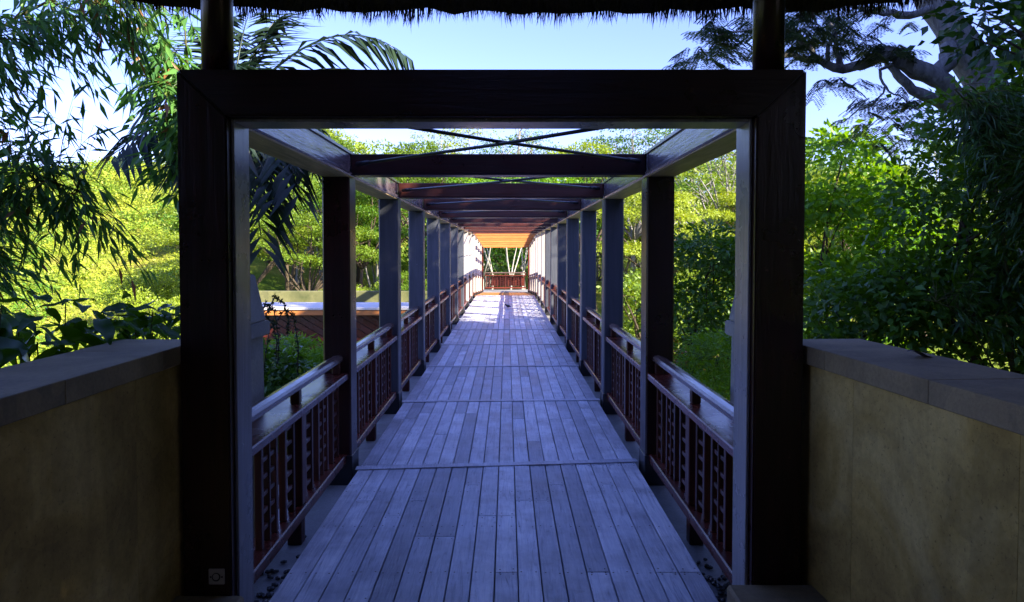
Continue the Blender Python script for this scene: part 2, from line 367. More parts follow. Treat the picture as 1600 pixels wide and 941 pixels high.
# ------------------------------------------------------------------ portal frames
def frame(i, y, dz=0.0):
    t = empty('portal_frame', (0, y, dz), f'dark timber portal frame, {ORD[i]} from the near end of walkway', 'frame', 'timber portal frames of the bridge')
    D = PW if i == 0 else 0.24
    xl, xr = XL - PW, XR + PW
    zt = ZT if i == 0 else 2.515
    zb = -0.13
    h = zt - ZB
    if i == 0:       # mitred corners on the entrance frame
        poly_prism('post', [(xl, zb), (XL, zb), (XL, ZB), (xl, zt)], 0, D, 'post', t, 0.008)
        poly_prism('post', [(xr, zb), (xr, zt), (XR, ZB), (XR, zb)], 0, D, 'post', t, 0.008)
        poly_prism('beam', [(xl + 0.002, zt), (XL + 0.002, ZB), (XR - 0.002, ZB), (xr - 0.002, zt)], 0, D, 'beam_x', t, 0.008)
        # rebate strips inside the opening
        box('lining_strip', XL + 0.001, XL + 0.016, 0.05, D + 0.02, zb, ZB - 0.001, 'lining', t, 0.003)
        box('lining_strip', XR - 0.016, XR - 0.001, 0.05, D + 0.02, zb, ZB - 0.001, 'lining', t, 0.003)
        box('lining_strip', XL + 0.017, XR - 0.017, 0.05, D + 0.02, ZB - 0.017, ZB - 0.001, 'lining', t, 0.003)
    else:
        for x0 in (xl, XR):
            p = box('post', x0, x0 + PW, 0, D, zb, ZB - 0.0015, 'post' if i < 2 else ('post_skylit' if i < 8 else ('post_sunlit' if i < 14 else 'rail')), t, 0.012)
            s = mesh_obj('steel_shoe', box_mesh(PW + 0.016, D + 0.016, 0.24, 0.004, 'steel'), None, p, (0, 0, -(ZB - zb) / 2 + 0.12))
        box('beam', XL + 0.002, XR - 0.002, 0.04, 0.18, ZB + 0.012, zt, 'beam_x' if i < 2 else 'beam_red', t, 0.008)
        box('beam_lip', XL + 0.003, XR - 0.003, 0.02, 0.2, ZB + 0.001, ZB + 0.011, 'beam_x', t, 0.002)
    return t
for i in range(NF):
    t = frame(i, fy(i))
    if i: t.rotation_euler = (0, R(random.uniform(-.12, .12)), R(random.uniform(-.2, .2))); t.location.y += random.uniform(-.004, .004)
# side beams with a trim strip along the lower inner edge
g = 'long side beams over the railings'
for i in range(NF - 1):
    y0 = fy(i) + (PW if i == 0 else 0.0) + (0.0 if i == 0 else 0.001); y1 = fy(i + 1)
    for s, x0 in (('left', XL - PW), ('right', XR)):
        t = empty('side_beam', (x0, y0, ZB), f'dark timber side beam on the {s}, spanning the {ORD[i]} bay', 'beam', g)
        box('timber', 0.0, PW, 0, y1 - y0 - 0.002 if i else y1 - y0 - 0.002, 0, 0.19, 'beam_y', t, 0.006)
        xi = PW + 0.001 if s == 'left' else -0.013
        box('soffit_board', 0.004, PW - 0.004, 0.003, y1 - y0 - 0.005, -0.013, -0.001, 'soffit', t, 0.002)
        box('trim_strip', xi, xi + 0.012, 0.002, y1 - y0 - 0.004, 0.002, 0.028, 'beam_y', t, 0.002)
        box('trim_strip', xi, xi + 0.012, 0.002, y1 - y0 - 0.004, 0.165, 0.188, 'beam_y', t, 0.002)
# crossed brace rods under the open roof
for i in range(NF - 1):
    a = fy(i) + (PW if i == 0 else 0.2); b = fy(i + 1) + 0.03; zc = 2.44
    t = empty('cross_brace', ((XL + XR) / 2, a, zc), f'crossed steel brace rods overhead in the {ORD[i]} bay', 'brace', 'crossed brace rods overhead')
    hw = (XR - XL) / 2 - 0.06; L = b - a
    for s, dz in ((1, 0.011), (-1, -0.011)):
        tube('rod', [(-hw * s, 0.02, dz), (0, L / 2, dz - 0.012), (hw * s, L - 0.02, dz)], 0.0115, 'steel', t, 8)
        for q in (-1, 1):
            yy = 0.02 if q * s < 0 else L - 0.02
            dx, dy = hw * s * 2, L - 0.04; ln = math.hypot(dx, dy); ux, uy = dx / ln, dy / ln
            e = Vector((hw * q, yy if q == s else 0.02, dz)); e.y = (L - 0.02) if q == s and s == s and q * s > 0 else 0.02
            sg = -1 if q * s > 0 else 1
            tube('turnbuckle', [e, e + Vector((ux, uy, 0)) * 0.16 * sg], 0.019, 'steel', t, 8)

# ------------------------------------------------------------------ railings
def railing(L, label, slope=0.0, mirror=1):
    """local: y along the bay, x towards the outside (mirror flips), z up from the deck"""
    t = empty('railing', (0, 0, 0), label, 'railing', 'lattice railings between the frames')
    def bx(name, x0, x1, y0, y1, z0, z1, mat, b=0.005, par=t):
        a, c = sorted((x0 * mirror, x1 * mirror)); return box(name, a, c, y0, y1, z0, z1, mat, par, b)
    # rounded handrail
    bm = bmesh.new(); prof = [(-0.045, -0.012), (-0.045, 0.012), (-0.032, 0.026), (0, 0.033), (0.032, 0.026), (0.045, 0.012), (0.045, -0.012), (0.03, -0.026), (-0.03, -0.026)]
    V = [(x * mirror + 0.1 * mirror, y, 0.885 + z) for y in (0.0, L) for x, z in prof]; n = len(prof)
    F = [(j, (j + 1) % n, n + (j + 1) % n, n + j) for j in range(n)] + [tuple(range(n - 1, -1, -1)), tuple(range(n, 2 * n))]
    bm.free(); me = raw_mesh('handrail', V, F); bm = bmesh.new(); bm.from_mesh(me); bmesh.ops.recalc_face_normals(bm, faces=bm.faces); bm.to_mesh(me); bm.free()
    mesh_obj('handrail', me, 'hand', t)
    bx('top_rail', 0.012, 0.205, 0, L, 0.722, 0.772, 'rail', 0.007)
    bx('bottom_rail', 0.03, 0.19, 0, L, 0.055, 0.125, 'rail', 0.007)
    bx('middle_post', 0.05, 0.14, L / 2 - 0.045, L / 2 + 0.045, 0.126, 0.721, 'lattice')
    bx('foot', 0.06, 0.15, L / 2 - 0.045, L / 2 + 0.045, -0.13, 0.054, 'lattice')
    bx('rail_support', 0.07, 0.13, L / 2 - 0.03, L / 2 + 0.03, 0.773, 0.858, 'lattice')
    for yy in (0.035, L - 0.035): bx('rail_support', 0.07, 0.13, yy - 0.025, yy + 0.025, 0.773, 0.858, 'lattice')
    half = L / 2 - 0.045
    for y0 in (0.0, L / 2 + 0.045):
        u = half / 6.5
        vb = [y0 + u * k for k in (0.5, 1.5, 2.5, 3.25, 4.0, 5.0, 6.0)]
        for k, yy in enumerate(vb):
            w2 = 0.019 if k != 3 else 0.011
            bx('baluster', 0.075, 0.115, yy - w2, yy + w2, 0.126, 0.721, 'lattice', 0.003)
        for gi, (p, q) in enumerate(((0, 1), (2, 3), (3, 4), (5, 6))):
            for z in range(6):
                zz = 0.19 + z * 0.095 + (0.03 if gi in (1, 2) else 0.0)
                if zz > 0.70: continue
                bx('rung', 0.083, 0.107, vb[p] + 0.0195, vb[q] - 0.0195 if gi != 1 else vb[q] - 0.0115, zz - 0.012, zz + 0.012, 'lattice', 0.002)
    return t
Lb = PITCH - 0.24 - 0.004
protoL = railing(Lb, '', 0, -1); protoR = railing(Lb, '', 0, 1)
for i in range(NF - 1):
    for s, pr, x in (('left', protoL, XL), ('right', protoR, XR)):
        t = pr if i == 0 else copy_tree(pr)
        t.location = (x + random.uniform(-.006, .006), fy(i) + (0.24 if i else 0.242), random.uniform(-.006, .006) if i else 0); t.rotation_euler = (R(random.uniform(-.12, .12)) if i else 0, 0, 0)
        t['label'] = f'red-brown lattice railing with pale handrail, {s} side, {ORD[i]} bay from near end'

# ------------------------------------------------------------------ ramp going down to a landing at the far end
YR0, YR1, DROP = YEND, 38.4, 0.45
ramp = empty('ramp', (0, YR0, 0)); tag(ramp, 'red-brown plank ramp going down beyond the end of the deck', 'ramp', kind='structure')
n = 24; sl = -DROP / (YR1 - YR0)
me = box_mesh(XR - XL, (YR1 - YR0) / n - 0.012, 0.04, 0.003, 'orange')
for k in range(n):
    yy = (YR1 - YR0) * (k + 0.5) / n; o = mesh_obj('plank', me, None, ramp, ((XL + XR) / 2, yy, sl * yy - 0.03)); o.rotation_euler = (math.atan(sl), 0, 0)
box('landing', XL - 2.5, XR + 0.4, YR1, YR1 + 3.2, -DROP - 0.3, -DROP - 0.02, 'concrete', None, 0.01); tag(bpy.data.objects['landing'], 'low landing at the far end of the bridge', 'landing', kind='structure')
box('ramp_slab', XL - 0.3, XR + 0.3, YR0, YR1, -1.2, -0.56, 'concrete', None, 0.01); tag(bpy.data.objects['ramp_slab'], 'concrete slab below the far ramp', 'slab', kind='structure')
NR = 5
ry = [fy(NF) + k * 2.45 for k in range(NR)]
for k in range(NR):
    t = frame(NF + k, ry[k], sl * (ry[k] - YR0))
    for ch in t.children:
        if ch.name.startswith('beam'): ch.data = ch.data.copy(); ch.data.materials.clear(); ch.data.materials.append(M['orange'])  # ramp beams take the copy with painted sunlight
for k in range(NR):
    y0 = (fy(NF - 1) if k == 0 else ry[k - 1]) + 0.24; y1 = ry[k]; za = sl * max(0, y0 - YR0); zb = sl * (y1 - YR0)
    for s, x0 in (('left', XL - PW), ('right', XR)):
        t = empty('side_beam', (x0, y0, ZB + za), f'dark timber side beam on the {s} above the far ramp, {ORD[k]} span', 'beam', g)
        p = box('timber', 0, PW, 0, y1 - y0, 0, 0.19, 'beam_y', t, 0.006); t.rotation_euler = (math.atan((zb - za) / (y1 - y0)), 0, 0)
    for s, pr, x in (('left', protoL, XL), ('right', protoR, XR)):
        t = copy_tree(pr); t.location = (x, y0 + 0.002, za); t.rotation_euler = (math.atan((zb - za) / (y1 - y0)), 0, 0); t.scale.y = (y1 - y0 - 0.004) / Lb
        t['label'] = f'red-brown lattice railing on the {s} of the far ramp, {ORD[k]} panel'
    # close slats across the roof of the ramp
for k in range(NR - 1):
    for q in range(1, 4):
        yy = ry[k] + 2.45 * q / 4; o = box('roof_batten', XL, XR, yy, yy + 0.1, 0, 0.1, 'orange', None, 0.004); o.location.z = ZB + 0.08 + sl * (yy - YR0)
        nb = k * 3 + q - 1; tag(o, f'sunlit red roof batten across the far end of walkway, {ORD[nb]} from the near side', 'batten', 'roof battens over the ramp')
t = railing(2.3, 'dark red lattice railing closing the far end of walkway', 0, 1); t.location = (XL + 0.02, YR1 + 2.9, -DROP); t.rotation_euler = (0, 0, R(-90)); t.scale.z = 1.05
o = box('end_panel', XL + 0.35, XR - 0.1, YR1 + 2.98, YR1 + 3.01, -DROP + 0.2, -DROP + 0.74, 'rail', None, 0.004); tag(o, 'solid red panel behind the far end railing', 'panel')

# ------------------------------------------------------------------ pavilion: floor, walls, plinths, roof
box('pavilion_floor', XL - 0.25, XR + 0.6, -4, 3.2, -0.25, 0.0, 'paving', None, 0.01); tag(bpy.data.objects['pavilion_floor'], 'shaded stone floor of the pavilion', 'floor', kind='structure')
o = box('stone_plinth', 0.99, 1.67, 2.2, 3.275, -0.13, 0.245, 'coping', None, 0.012); tag(o, 'grey stone plinth under the right entrance post', 'plinth', 'plinths under the entrance posts')
o = box('stone_plinth', XL - PW - 0.1, XL + 0.06, 2.9, 3.275, -0.13, 0.195, 'coping', None, 0.012); tag(o, 'grey stone plinth under the left entrance post', 'plinth', 'plinths under the entrance posts')
def wall(side, label):
    s = -1 if side == 'left' else 1
    xi = (XL - PW - 0.003) if s < 0 else (XR + PW + 0.003)
    t = empty('stone_wall', (xi, 3.55, 0), label, 'wall', 'stone side walls of the pavilion')
    ln = 7.0
    ks = [0, 0.62, 1.5, 2.45, 3.4, 4.4, 5.6, ln]
    for a, b in zip(ks[:-1], ks[1:]):
        x0, x1 = sorted((s * 0.02, s * 0.36))
        box('wall_panel', x0, x1, -b + 0.0004, -a - 0.0004, -0.4, 1.235, 'wall', t, 0.001)
    ks = [0, 0.42, 1.12, 1.75, 2.6, 3.5, 4.6, 5.8, ln]
    for a, b in zip(ks[:-1], ks[1:]):
        x0, x1 = sorted((s * 0.0, s * 0.39))
        c = box('coping_stone', x0, x1, -b + 0.0006, -a - 0.0006, 1.237, 1.32, 'coping', t, 0.003)
        c.location.z += random.uniform(-0.001, 0.001); c.rotation_euler = (0, R(random.uniform(-.3, .3)), 0)
    if s > 0: t.rotation_euler = (0, 0, R(3.6))
    return t
wall('left', 'ochre stone wall with grey coping left of the entrance frame')
wall('right', 'ochre stone wall with grey coping right of the entrance frame')

# socket plate on the left entrance post
t = empty('power_socket', ((333 - 792) * 3.28 / 1150, Y1 - 0.001, EYE + (391 - 907) * 3.28 / 1150), 'square grey power socket low on the left entrance post', 'socket')
box('plate', -0.036, 0.036, -0.008, 0, -0.036, 0.036, 'socket', t, 0.003)
V, F = tube_data([(0, -0.0125, 0), (0, -0.008, 0)], 0.019, 20); me = raw_mesh('ring', V, F); mesh_obj('ring', me, 'black', t)
V, F = tube_data([(0, -0.0145, 0.002), (0, -0.0125, 0.002)], 0.014, 20); mesh_obj('socket_face', raw_mesh('face', V, F), 'socket', t)
for x in (-0.0255, 0.0255): box('screw_cap', x - 0.004, x + 0.004, -0.010, -0.008, -0.004, 0.004, 'black', t, 0.001)

# stone pylons just behind the entrance, outside the railings
def pylon(x, s, label):
    t = empty('stone_pylon', (x, 4.45, -1.2), label, 'pillar', 'stone pylons beside the bridge')
    def taper(name, w0, w1, z0, z1):
        V = [(-w0, -w0, z0), (w0, -w0, z0), (w0, w0, z0), (-w0, w0, z0), (-w1, -w1, z1), (w1, -w1, z1), (w1, w1, z1), (-w1, w1, z1)]
        F = [(3, 2, 1, 0), (4, 5, 6, 7), (0, 1, 5, 4), (1, 2, 6, 5), (2, 3, 7, 6), (3, 0, 4, 7)]
        bm = bmesh.new(); me = raw_mesh(name, V, F); bm.from_mesh(me); bmesh.ops.bevel(bm, geom=list(bm.edges), offset=0.008, segments=2, affect='EDGES'); bm.to_mesh(me); bm.free()
        return mesh_obj(name, me, 'pylon', t)
    taper('shaft', 0.165, 0.145, 0, 2.42)
    taper('collar', 0.178, 0.178, 2.421, 2.51)
    taper('cap', 0.16, 0.11, 2.511, 2.80)
    return t
pylon(-1.67, -1, 'tapered grey stone pylon beyond the left entrance post')
pylon(1.55, 1, 'tapered grey stone pylon beyond the right entrance post')

# thatched roof: rounded hip with straw fringe
t = empty('thatched_roof', (0, 0, 2.965), 'dark thatched eave with ragged straw fringe over the entrance', 'roof')
X0, X1, YA, YB = -2.3, 2.42, -9.5, 4.2  # rear end lengthened out of view to darken the camera-facing timber
def rrect(x0, x1, y0, y1, r, n=10):
    P = []
    for cx, cy2, a0 in ((x1 - r, y1 - r, 0), (x0 + r, y1 - r, 90), (x0 + r, y0 + r, 180), (x1 - r, y0 + r, 270)):
        for k in range(n + 1):
            a = R(a0 + 90 * k / n); P.append((cx + r * math.cos(a), cy2 + r * math.sin(a)))
    return P
def resample(P, step):
    Q = []
    for (ax, ay), (bx2, by2) in zip(P, P[1:] + P[:1]):
        d = math.hypot(bx2 - ax, by2 - ay); m = max(1, int(d / step))
        for k in range(m): Q.append((ax + (bx2 - ax) * k / m, ay + (by2 - ay) * k / m))
    return Q
ring = resample(rrect(X0, X1, YA, YB, 0.75), 0.12); nr = len(ring)
cxm, cym = (X0 + X1) / 2, (YA + YB) / 2
def lvl(f, z, jit=0.0):
    out = []
    for x, y in ring:
        hx = X1 - X0; rx = cxm + (x - cxm) * f; ryy = cym + (y - cym) * (1 - (1 - f) * 0.55)
        out.append((rx + random.uniform(-jit, jit), ryy + random.uniform(-jit, jit), z + random.uniform(-jit, jit)))
    return out
levels = [lvl(0.10, 1.75), lvl(0.55, 0.92, .02), lvl(0.90, 0.30, .02), lvl(0.985, 0.115, .02), lvl(1.0, 0.19, .02), lvl(1.0, 0.42, .02), lvl(0.93, 0.66, .03), lvl(0.55, 1.45, .03), lvl(0.1, 2.3)]
V = [p for l in levels for p in l]; F = []
for k in range(len(levels) - 1):
    for j in range(nr): F.append((k * nr + j, k * nr + (j + 1) % nr, (k + 1) * nr + (j + 1) % nr, (k + 1) * nr + j))
mesh_obj('thatch', raw_mesh('thatch', V, F), 'thatch', t)
V, F = [], []
ring2 = resample(rrect(X0 + 0.03, X1 - 0.03, YA + 0.03, YB - 0.03, 0.72), 0.002)
for x, y in ring2:
    if y < 1.0: continue
    x += random.uniform(-.02, .02); y += random.uniform(-.10, .02)
    l = 0.045 + abs(random.gauss(0, 0.016)) + 0.015 * math.sin(x * 7) + 0.012 * math.sin(x * 23 + 1) + 0.014 * math.sin(x * 61 + y * 40) + (0.012 if -0.8 < x < 1.0 else 0) + (random.uniform(0, .05) if random.random() < .04 else 0); a = random.uniform(0, 3.14); wd = random.uniform(.002, .0055)
    dx, dy = math.cos(a) * wd, math.sin(a) * wd; tx, ty = random.gauss(0, .018), random.gauss(0, .018); o0 = len(V); zt = 0.16
    V += [(x - dx, y - dy, zt), (x + dx, y + dy, zt), (x + tx * .4 + dx * .7, y + ty * .4 + dy * .7, zt - l * .7), (x + tx * .4 - dx * .7, y + ty * .4 - dy * .7, zt - l * .7), (x + tx, y + ty, zt - l - 0.03)]
    F += [(o0, o0 + 1, o0 + 2, o0 + 3), (o0 + 3, o0 + 2, o0 + 4)]
o = mesh_obj('straw_fringe', raw_mesh('straw_fringe', V, F), 'thatch', t); o['kind'] = 'stuff'
for x, lab in (((344 - 792) * 3.39 / 1150, 'left'), ((1197 - 792) * 3.39 / 1150, 'right')):
    o = tube('roof_post', [(0, 0, 0), (0, 0, 0.4), (0, 0, 1.05)], 0.07, 'post', None, 20); o.location = (x, 3.39, ZT + 0.001)
    tag(o, f'dark round roof post standing on the {lab} end of the entrance frame', 'post', 'roof posts on the entrance frame')
for x, lab in ((-1.7, 'left'), (1.75, 'right')):
    o = tube('roof_post', [(0, 0, 0), (0, 0, 1), (0, 0, 2.6)], 0.08, 'post', None, 16); o.location = (x, -2.8, 1.32); tag(o, f'dark round roof post on the {lab} wall at the back of pavilion', 'post')
o = box('eave_beam', -1.75, 1.65, 3.32, 3.46, 3.43, 3.58, 'beam_x', None, 0.008); tag(o, 'dark eave beam under the thatch on the roof posts', 'beam')
# unseen hall added behind the camera to keep light off the front timber
t = empty('light_block_hall', (0, -8.2, -.3), 'unseen stone hall added at the back of the walkway to block light', 'building')
box('wall', -7, -1.1, -4, 0, 0, 5.2, 'wall', t, 0.02); box('wall', 1.1, 7, -4, 0, 0, 5.2, 'wall', t, 0.02); box('lintel', -1.098, 1.098, -4, -.01, 2.9, 5.19, 'wall', t, 0.02); box('door', -1.09, 1.09, -.4, -.3, 0, 2.89, 'post', t, 0.01); box('roof', -7.8, 7.8, -4.8, .8, 5.21, 5.6, 'thatch', t, 0.1)
# ------------------------------------------------------------------ lower building left of the bridge
def clip_rect(poly, x0, x1, z0, z1):
    def cl(P, f, inter):
        out = []
        for a, b in zip(P, P[1:] + P[:1]):
            if f(a):
                out.append(a)
                if not f(b): out.append(inter(a, b))
            elif f(b): out.append(inter(a, b))
        return out
    def ix(v): return lambda a, b: (v, a[1] + (b[1] - a[1]) * (v - a[0]) / (b[0] - a[0]))
    def iz(v): return lambda a, b: (a[0] + (b[0] - a[0]) * (v - a[1]) / (b[1] - a[1]), v)
    for f, i in ((lambda p: p[0] >= x0, ix(x0)), (lambda p: p[0] <= x1, ix(x1)), (lambda p: p[1] >= z0, iz(z0)), (lambda p: p[1] <= z1, iz(z1))):
        if len(poly) > 2: poly = cl(poly, f, i)
    return poly
bl = empty('low_building', (-4.9, 20.4, -5.3), 'low building with white flat roof and diagonal red-brown boards left of the bridge', 'building')
by = 5.3
box('roof_slab', -2.7, 2.55, -1.4, 0.5, by + 0.2, by + 0.27, 'white', bl, 0.01)
box('fascia', -2.68, 2.53, -1.36, 0.45, by + 0.06, by + 0.198, 'orange', bl, 0.005)
box('wall', -2.4, 2.3, -0.85, 0.4, 0, by + 0.058, 'lattice', bl, 0.01)
k = 0; step = 0.19
for q in range(-6, 32):
    z0 = by + 0.0 - 2.6 + q * step
    P = clip_rect([(-2.4, z0 + 1.6), (2.3, z0 - 1.2), (2.3, z0 - 1.2 + step * .88), (-2.4, z0 + 1.6 + step * .88)], -2.39, 2.29, by - 2.2, by + 0.055)
    if len(P) > 2: poly_prism('board', P, -0.90, -0.852, 'rail', bl, 0)
o = box('terrace_wall', -10, -2.6, 26.0, 26.35, -6.5, 0.3, 'moss', None, 0.02); tag(o, 'grey terrace wall behind the low white roof', 'wall')

# ------------------------------------------------------------------ foliage helpers
def nrm(a): return a / (np.linalg.norm(a, axis=-1, keepdims=True) + 1e-9)
def rand_dir(n): return nrm(rng.normal(size=(n, 3)))
def leaf_mesh(name, P, D, N, L, W, mat, form='lance', droop=0.12, tint=None):
    n = len(P); D = nrm(D); S = nrm(np.cross(D, N)); N = np.cross(S, D); L = np.broadcast_to(L, (n,))[:, None]; W = np.broadcast_to(W, (n,))[:, None]
    if form == 'quad':
        vs_ = [P, P + D * L * .45 + S * W * .5 - N * L * .06, P + D * L - N * L * droop, P + D * L * .45 - S * W * .5 - N * L * .06]
        fi = [(0, 1, 2, 3)]
    else:
        vs_ = [P, P + D * L * .38 + S * W * .5 + N * W * .12, P + D * L * .4 - N * L * .02, P + D * L * .38 - S * W * .5 + N * W * .12, P + D * L - N * L * droop]
        fi = [(0, 1, 2), (1, 4, 2), (0, 2, 3), (2, 4, 3)]
    k = len(vs_); V = np.stack(vs_, 1).reshape(-1, 3); fv = len(fi[0]); nf = len(fi)
    idx = (np.arange(n)[:, None, None] * k + np.array(fi)[None]).reshape(-1)
    me = bpy.data.meshes.new(name); me.vertices.add(len(V)); me.vertices.foreach_set('co', V.astype(np.float32).ravel())
    me.loops.add(len(idx)); me.loops.foreach_set('vertex_index', idx.astype(np.int32))
    me.polygons.add(n * nf); me.polygons.foreach_set('loop_start', (np.arange(n * nf) * fv).astype(np.int32))
    me.update(calc_edges=True); me.validate()
    at = me.attributes.new('tint', 'FLOAT', 'FACE'); at.data.foreach_set('value', np.repeat(rng.random(n) if tint is None else np.clip(tint, 0, 1), nf).astype(np.float32))
    me.materials.append(M[mat]); return me
def crown_points(clumps, ncl, nlf, rc, up=0.3, flat=0.6, hollow=0.45):
    """leaf clusters spread through a set of ellipsoids: returns base points, directions, normals"""
    Ps, Ds, Ns = [], [], []
    vol = np.array([c[1][0] * c[1][1] * c[1][2] for c in clumps]) ** 0.75; share = vol / vol.sum()
    for (c, r), s in zip(clumps, share):
        m = max(3, int(ncl * s)); d = rand_dir(m); d[:, 2] = np.where(d[:, 2] < -0.35, -d[:, 2] * .6, d[:, 2]); d = nrm(d)
        rad = hollow + (1 - hollow) * rng.random(m) ** 0.6
        C = np.array(c) + d * rad[:, None] * np.array(r)
        size = rc * rng.uniform(.55, 1.35, m)
        off = rng.normal(size=(m, nlf, 3)) * size[:, None, None] * np.array([1, 1, flat]) * .6
        P = (C[:, None] + off).reshape(-1, 3)
        out = nrm(off + d[:, None] * size[:, None, None] * .5).reshape(-1, 3)
        Ds.append(nrm(out + rand_dir(len(P)) * .7 + np.array([0, 0, -0.25]))); Ns.append(nrm(rand_dir(len(P)) * .75 + np.array([0, 0, .4 + up])))
        Ps.append(P)
    return np.concatenate(Ps), np.concatenate(Ds), np.concatenate(Ns)
def bez(a, b, bend, n=6):
    a, b = np.array(a, float), np.array(b, float); m = (a + b) / 2 + np.array(bend, float); t = np.linspace(0, 1, n)[:, None]
    return (1 - t) ** 2 * a + 2 * t * (1 - t) * m + t * t * b
def tree(name, label, base, clumps, leaf=(0.1, 0.05), ncl=300, nlf=10, rc=0.3, mat='mid', trunk=0.15, bark='bark_dark', fork=None, cat='tree', group=None, form='quad', twigs=3, up=.3, flat=.6, hollow=.45, lean=(0, 0)):
    t = empty(name, base, label, cat, group)
    cs = [np.array(c[0]) for c in clumps]; top = np.mean(cs, 0); f = np.array(fork) if fork is not None else np.array([top[0] * .5 + lean[0], top[1] * .5 + lean[1], min(c[2] for c in cs) * .65])
    items = [(bez((0, 0, -0.3), f, (rng.normal() * .15, rng.normal() * .15, 0)), np.linspace(trunk * 1.25, trunk * .75, 6))]
    for c, r in clumps:
        c = np.array(c); items.append((bez(f, c, rng.normal(size=3) * np.linalg.norm(c - f) * .12), np.linspace(trunk * .55, trunk * .16, 6)))
        for q in range(twigs):
            e = c + rand_dir(1)[0] * np.array(r) * .85; e[2] = max(e[2], c[2] - r[2] * .4)
            items.append((bez(c + (f - c) * rng.uniform(0, .4), e, rng.normal(size=3) * .1 * np.array(r), 5), np.linspace(trunk * .17, trunk * .05, 5)))
    mesh_obj('trunk', tubes_mesh('trunk', items, bark, 7), None, t)
    P, D, N = crown_points(clumps, ncl, nlf, rc, up, flat, hollow)
    mesh_obj('crown', leaf_mesh('crown', P, D, N, leaf[0] * rng.uniform(.6, 1.25, len(P)), leaf[1] * rng.uniform(.7, 1.2, len(P)), mat, form), None, t)
    return t

# ------------------------------------------------------------------ hillside: shrub cover and forest
n = 60000
yy = 30 + 100 * rng.random(n) ** 0.8; xx = -yy * rng.uniform(.36, .80, n) - 2
P = np.stack([xx, yy, hgt(xx, yy) + .25 * rng.random(n)], 1); D = nrm(rand_dir(n) + np.array([0, 0, .5])); N = nrm(rand_dir(n) + np.array([0, 0, .8]))
ti = .62 + .2 * np.sin(xx * .23 + np.sin(yy * .2) * 2) * np.sin(yy * .17 + 1) + rng.normal(size=n) * .12; Ls = np.full(n, .3); A = [(P, D, N, ti, Ls)]
for k in range(520):                      # rounded bushes standing out of the grass
    y = 32 + 95 * rng.random() ** .8; x = -y * rng.uniform(.34, .78) - 2; r = rng.uniform(.5, 1.1) * (.6 + y / 90); b = np.array([x, y, float(hgt(x, y)) + r * .25])
    p, d, nn = crown_points([((0, 0, 0), (r, r, r * rng.uniform(.6, 1.1)))], 16, 9, r * .34, hollow=.7); A.append((p + b, d, nn, rng.uniform(0, .75) + rng.normal(size=len(p)) * .1, np.full(len(p), .2 + r * .12)))
P, D, N, ti, Ls = [np.concatenate(q) for q in zip(*A)]; n = len(P)
o = mesh_obj('slope_shrubs', leaf_mesh('slope_shrubs', P, D, N, Ls * rng.uniform(.5, 1.3, n), Ls * .45, 'shrub', 'quad', tint=ti))
tag(o, 'yellow-green low shrubs covering the sunlit slope on the left', 'shrubs', kind='stuff')

def umbrella(h, r, k, seed):
    rs = np.random.default_rng(seed); out = []
    for i in range(k):
        a = rs.uniform(0, 6.28); d = r * rs.uniform(.25, .8); z = h * rs.uniform(.62, .97)
        w_ = r * rs.uniform(.3, .5); out.append(((d * math.cos(a), d * math.sin(a), z), (w_, w_, w_ * .16)))
    out.append(((0, 0, h * .97), (r * .45, r * .45, r * .12))); return out
def rounded(h, r, k, seed):
    rs = np.random.default_rng(seed); out = [((0, 0, h * .68), (r * .6, r * .6, h * .26))]
    for i in range(k):
        a = rs.uniform(0, 6.28); d = r * rs.uniform(.35, .75); z = h * rs.uniform(.42, .9); w_ = r * rs.uniform(.28, .45); out.append(((d * math.cos(a), d * math.sin(a), z), (w_, w_, w_ * .75)))
    return out
# forest mass
Ps, Ds, Ns, Ts = [], [], [], []; trunks = []
rs = np.random.default_rng(5); cnt = 0
while cnt < 170:
    y = rs.uniform(66, 135); x = rs.uniform(-.5 * y, .75 * y + 4)
    if x < -.36 * y and rs.random() < .75: continue
    cnt += 1; h = rs.uniform(5, 14) * (1.0 if x > -.36 * y else .5); r = h * rs.uniform(.38, .6)
    cl = umbrella(h, r, 7, cnt) if rs.random() < .75 else rounded(h, r, 7, cnt)
    p, d, nn = crown_points(cl, 230, 10, .5, hollow=.6); b = np.array([x, y, float(hgt(x, y))]); Ps.append(p + b); Ds.append(d); Ns.append(nn); Ts.append(rs.random() * .75 + rng.random(len(p)) * .25)
    for c, r_ in cl[:4]: trunks.append((bez(b - [0, 0, .3], b + np.array(c), (0, 0, -h * .12), 4), np.linspace(.16, .05, 4)))
P = np.concatenate(Ps); n = len(P)
fo = empty('forest', (0, 0, 0)); tag(fo, 'sunlit forest covering the far hillside', 'forest', kind='stuff')
o = mesh_obj('forest_foliage', leaf_mesh('forest_foliage', P, np.concatenate(Ds), np.concatenate(Ns), .4 * rng.uniform(.6, 1.3, n), .2, 'forest', 'quad', tint=np.concatenate(Ts)), None, fo); o['kind'] = 'stuff'
o = mesh_obj('forest_trunks', tubes_mesh('forest_trunks', trunks, 'bark', 4), None, fo); o['kind'] = 'stuff'

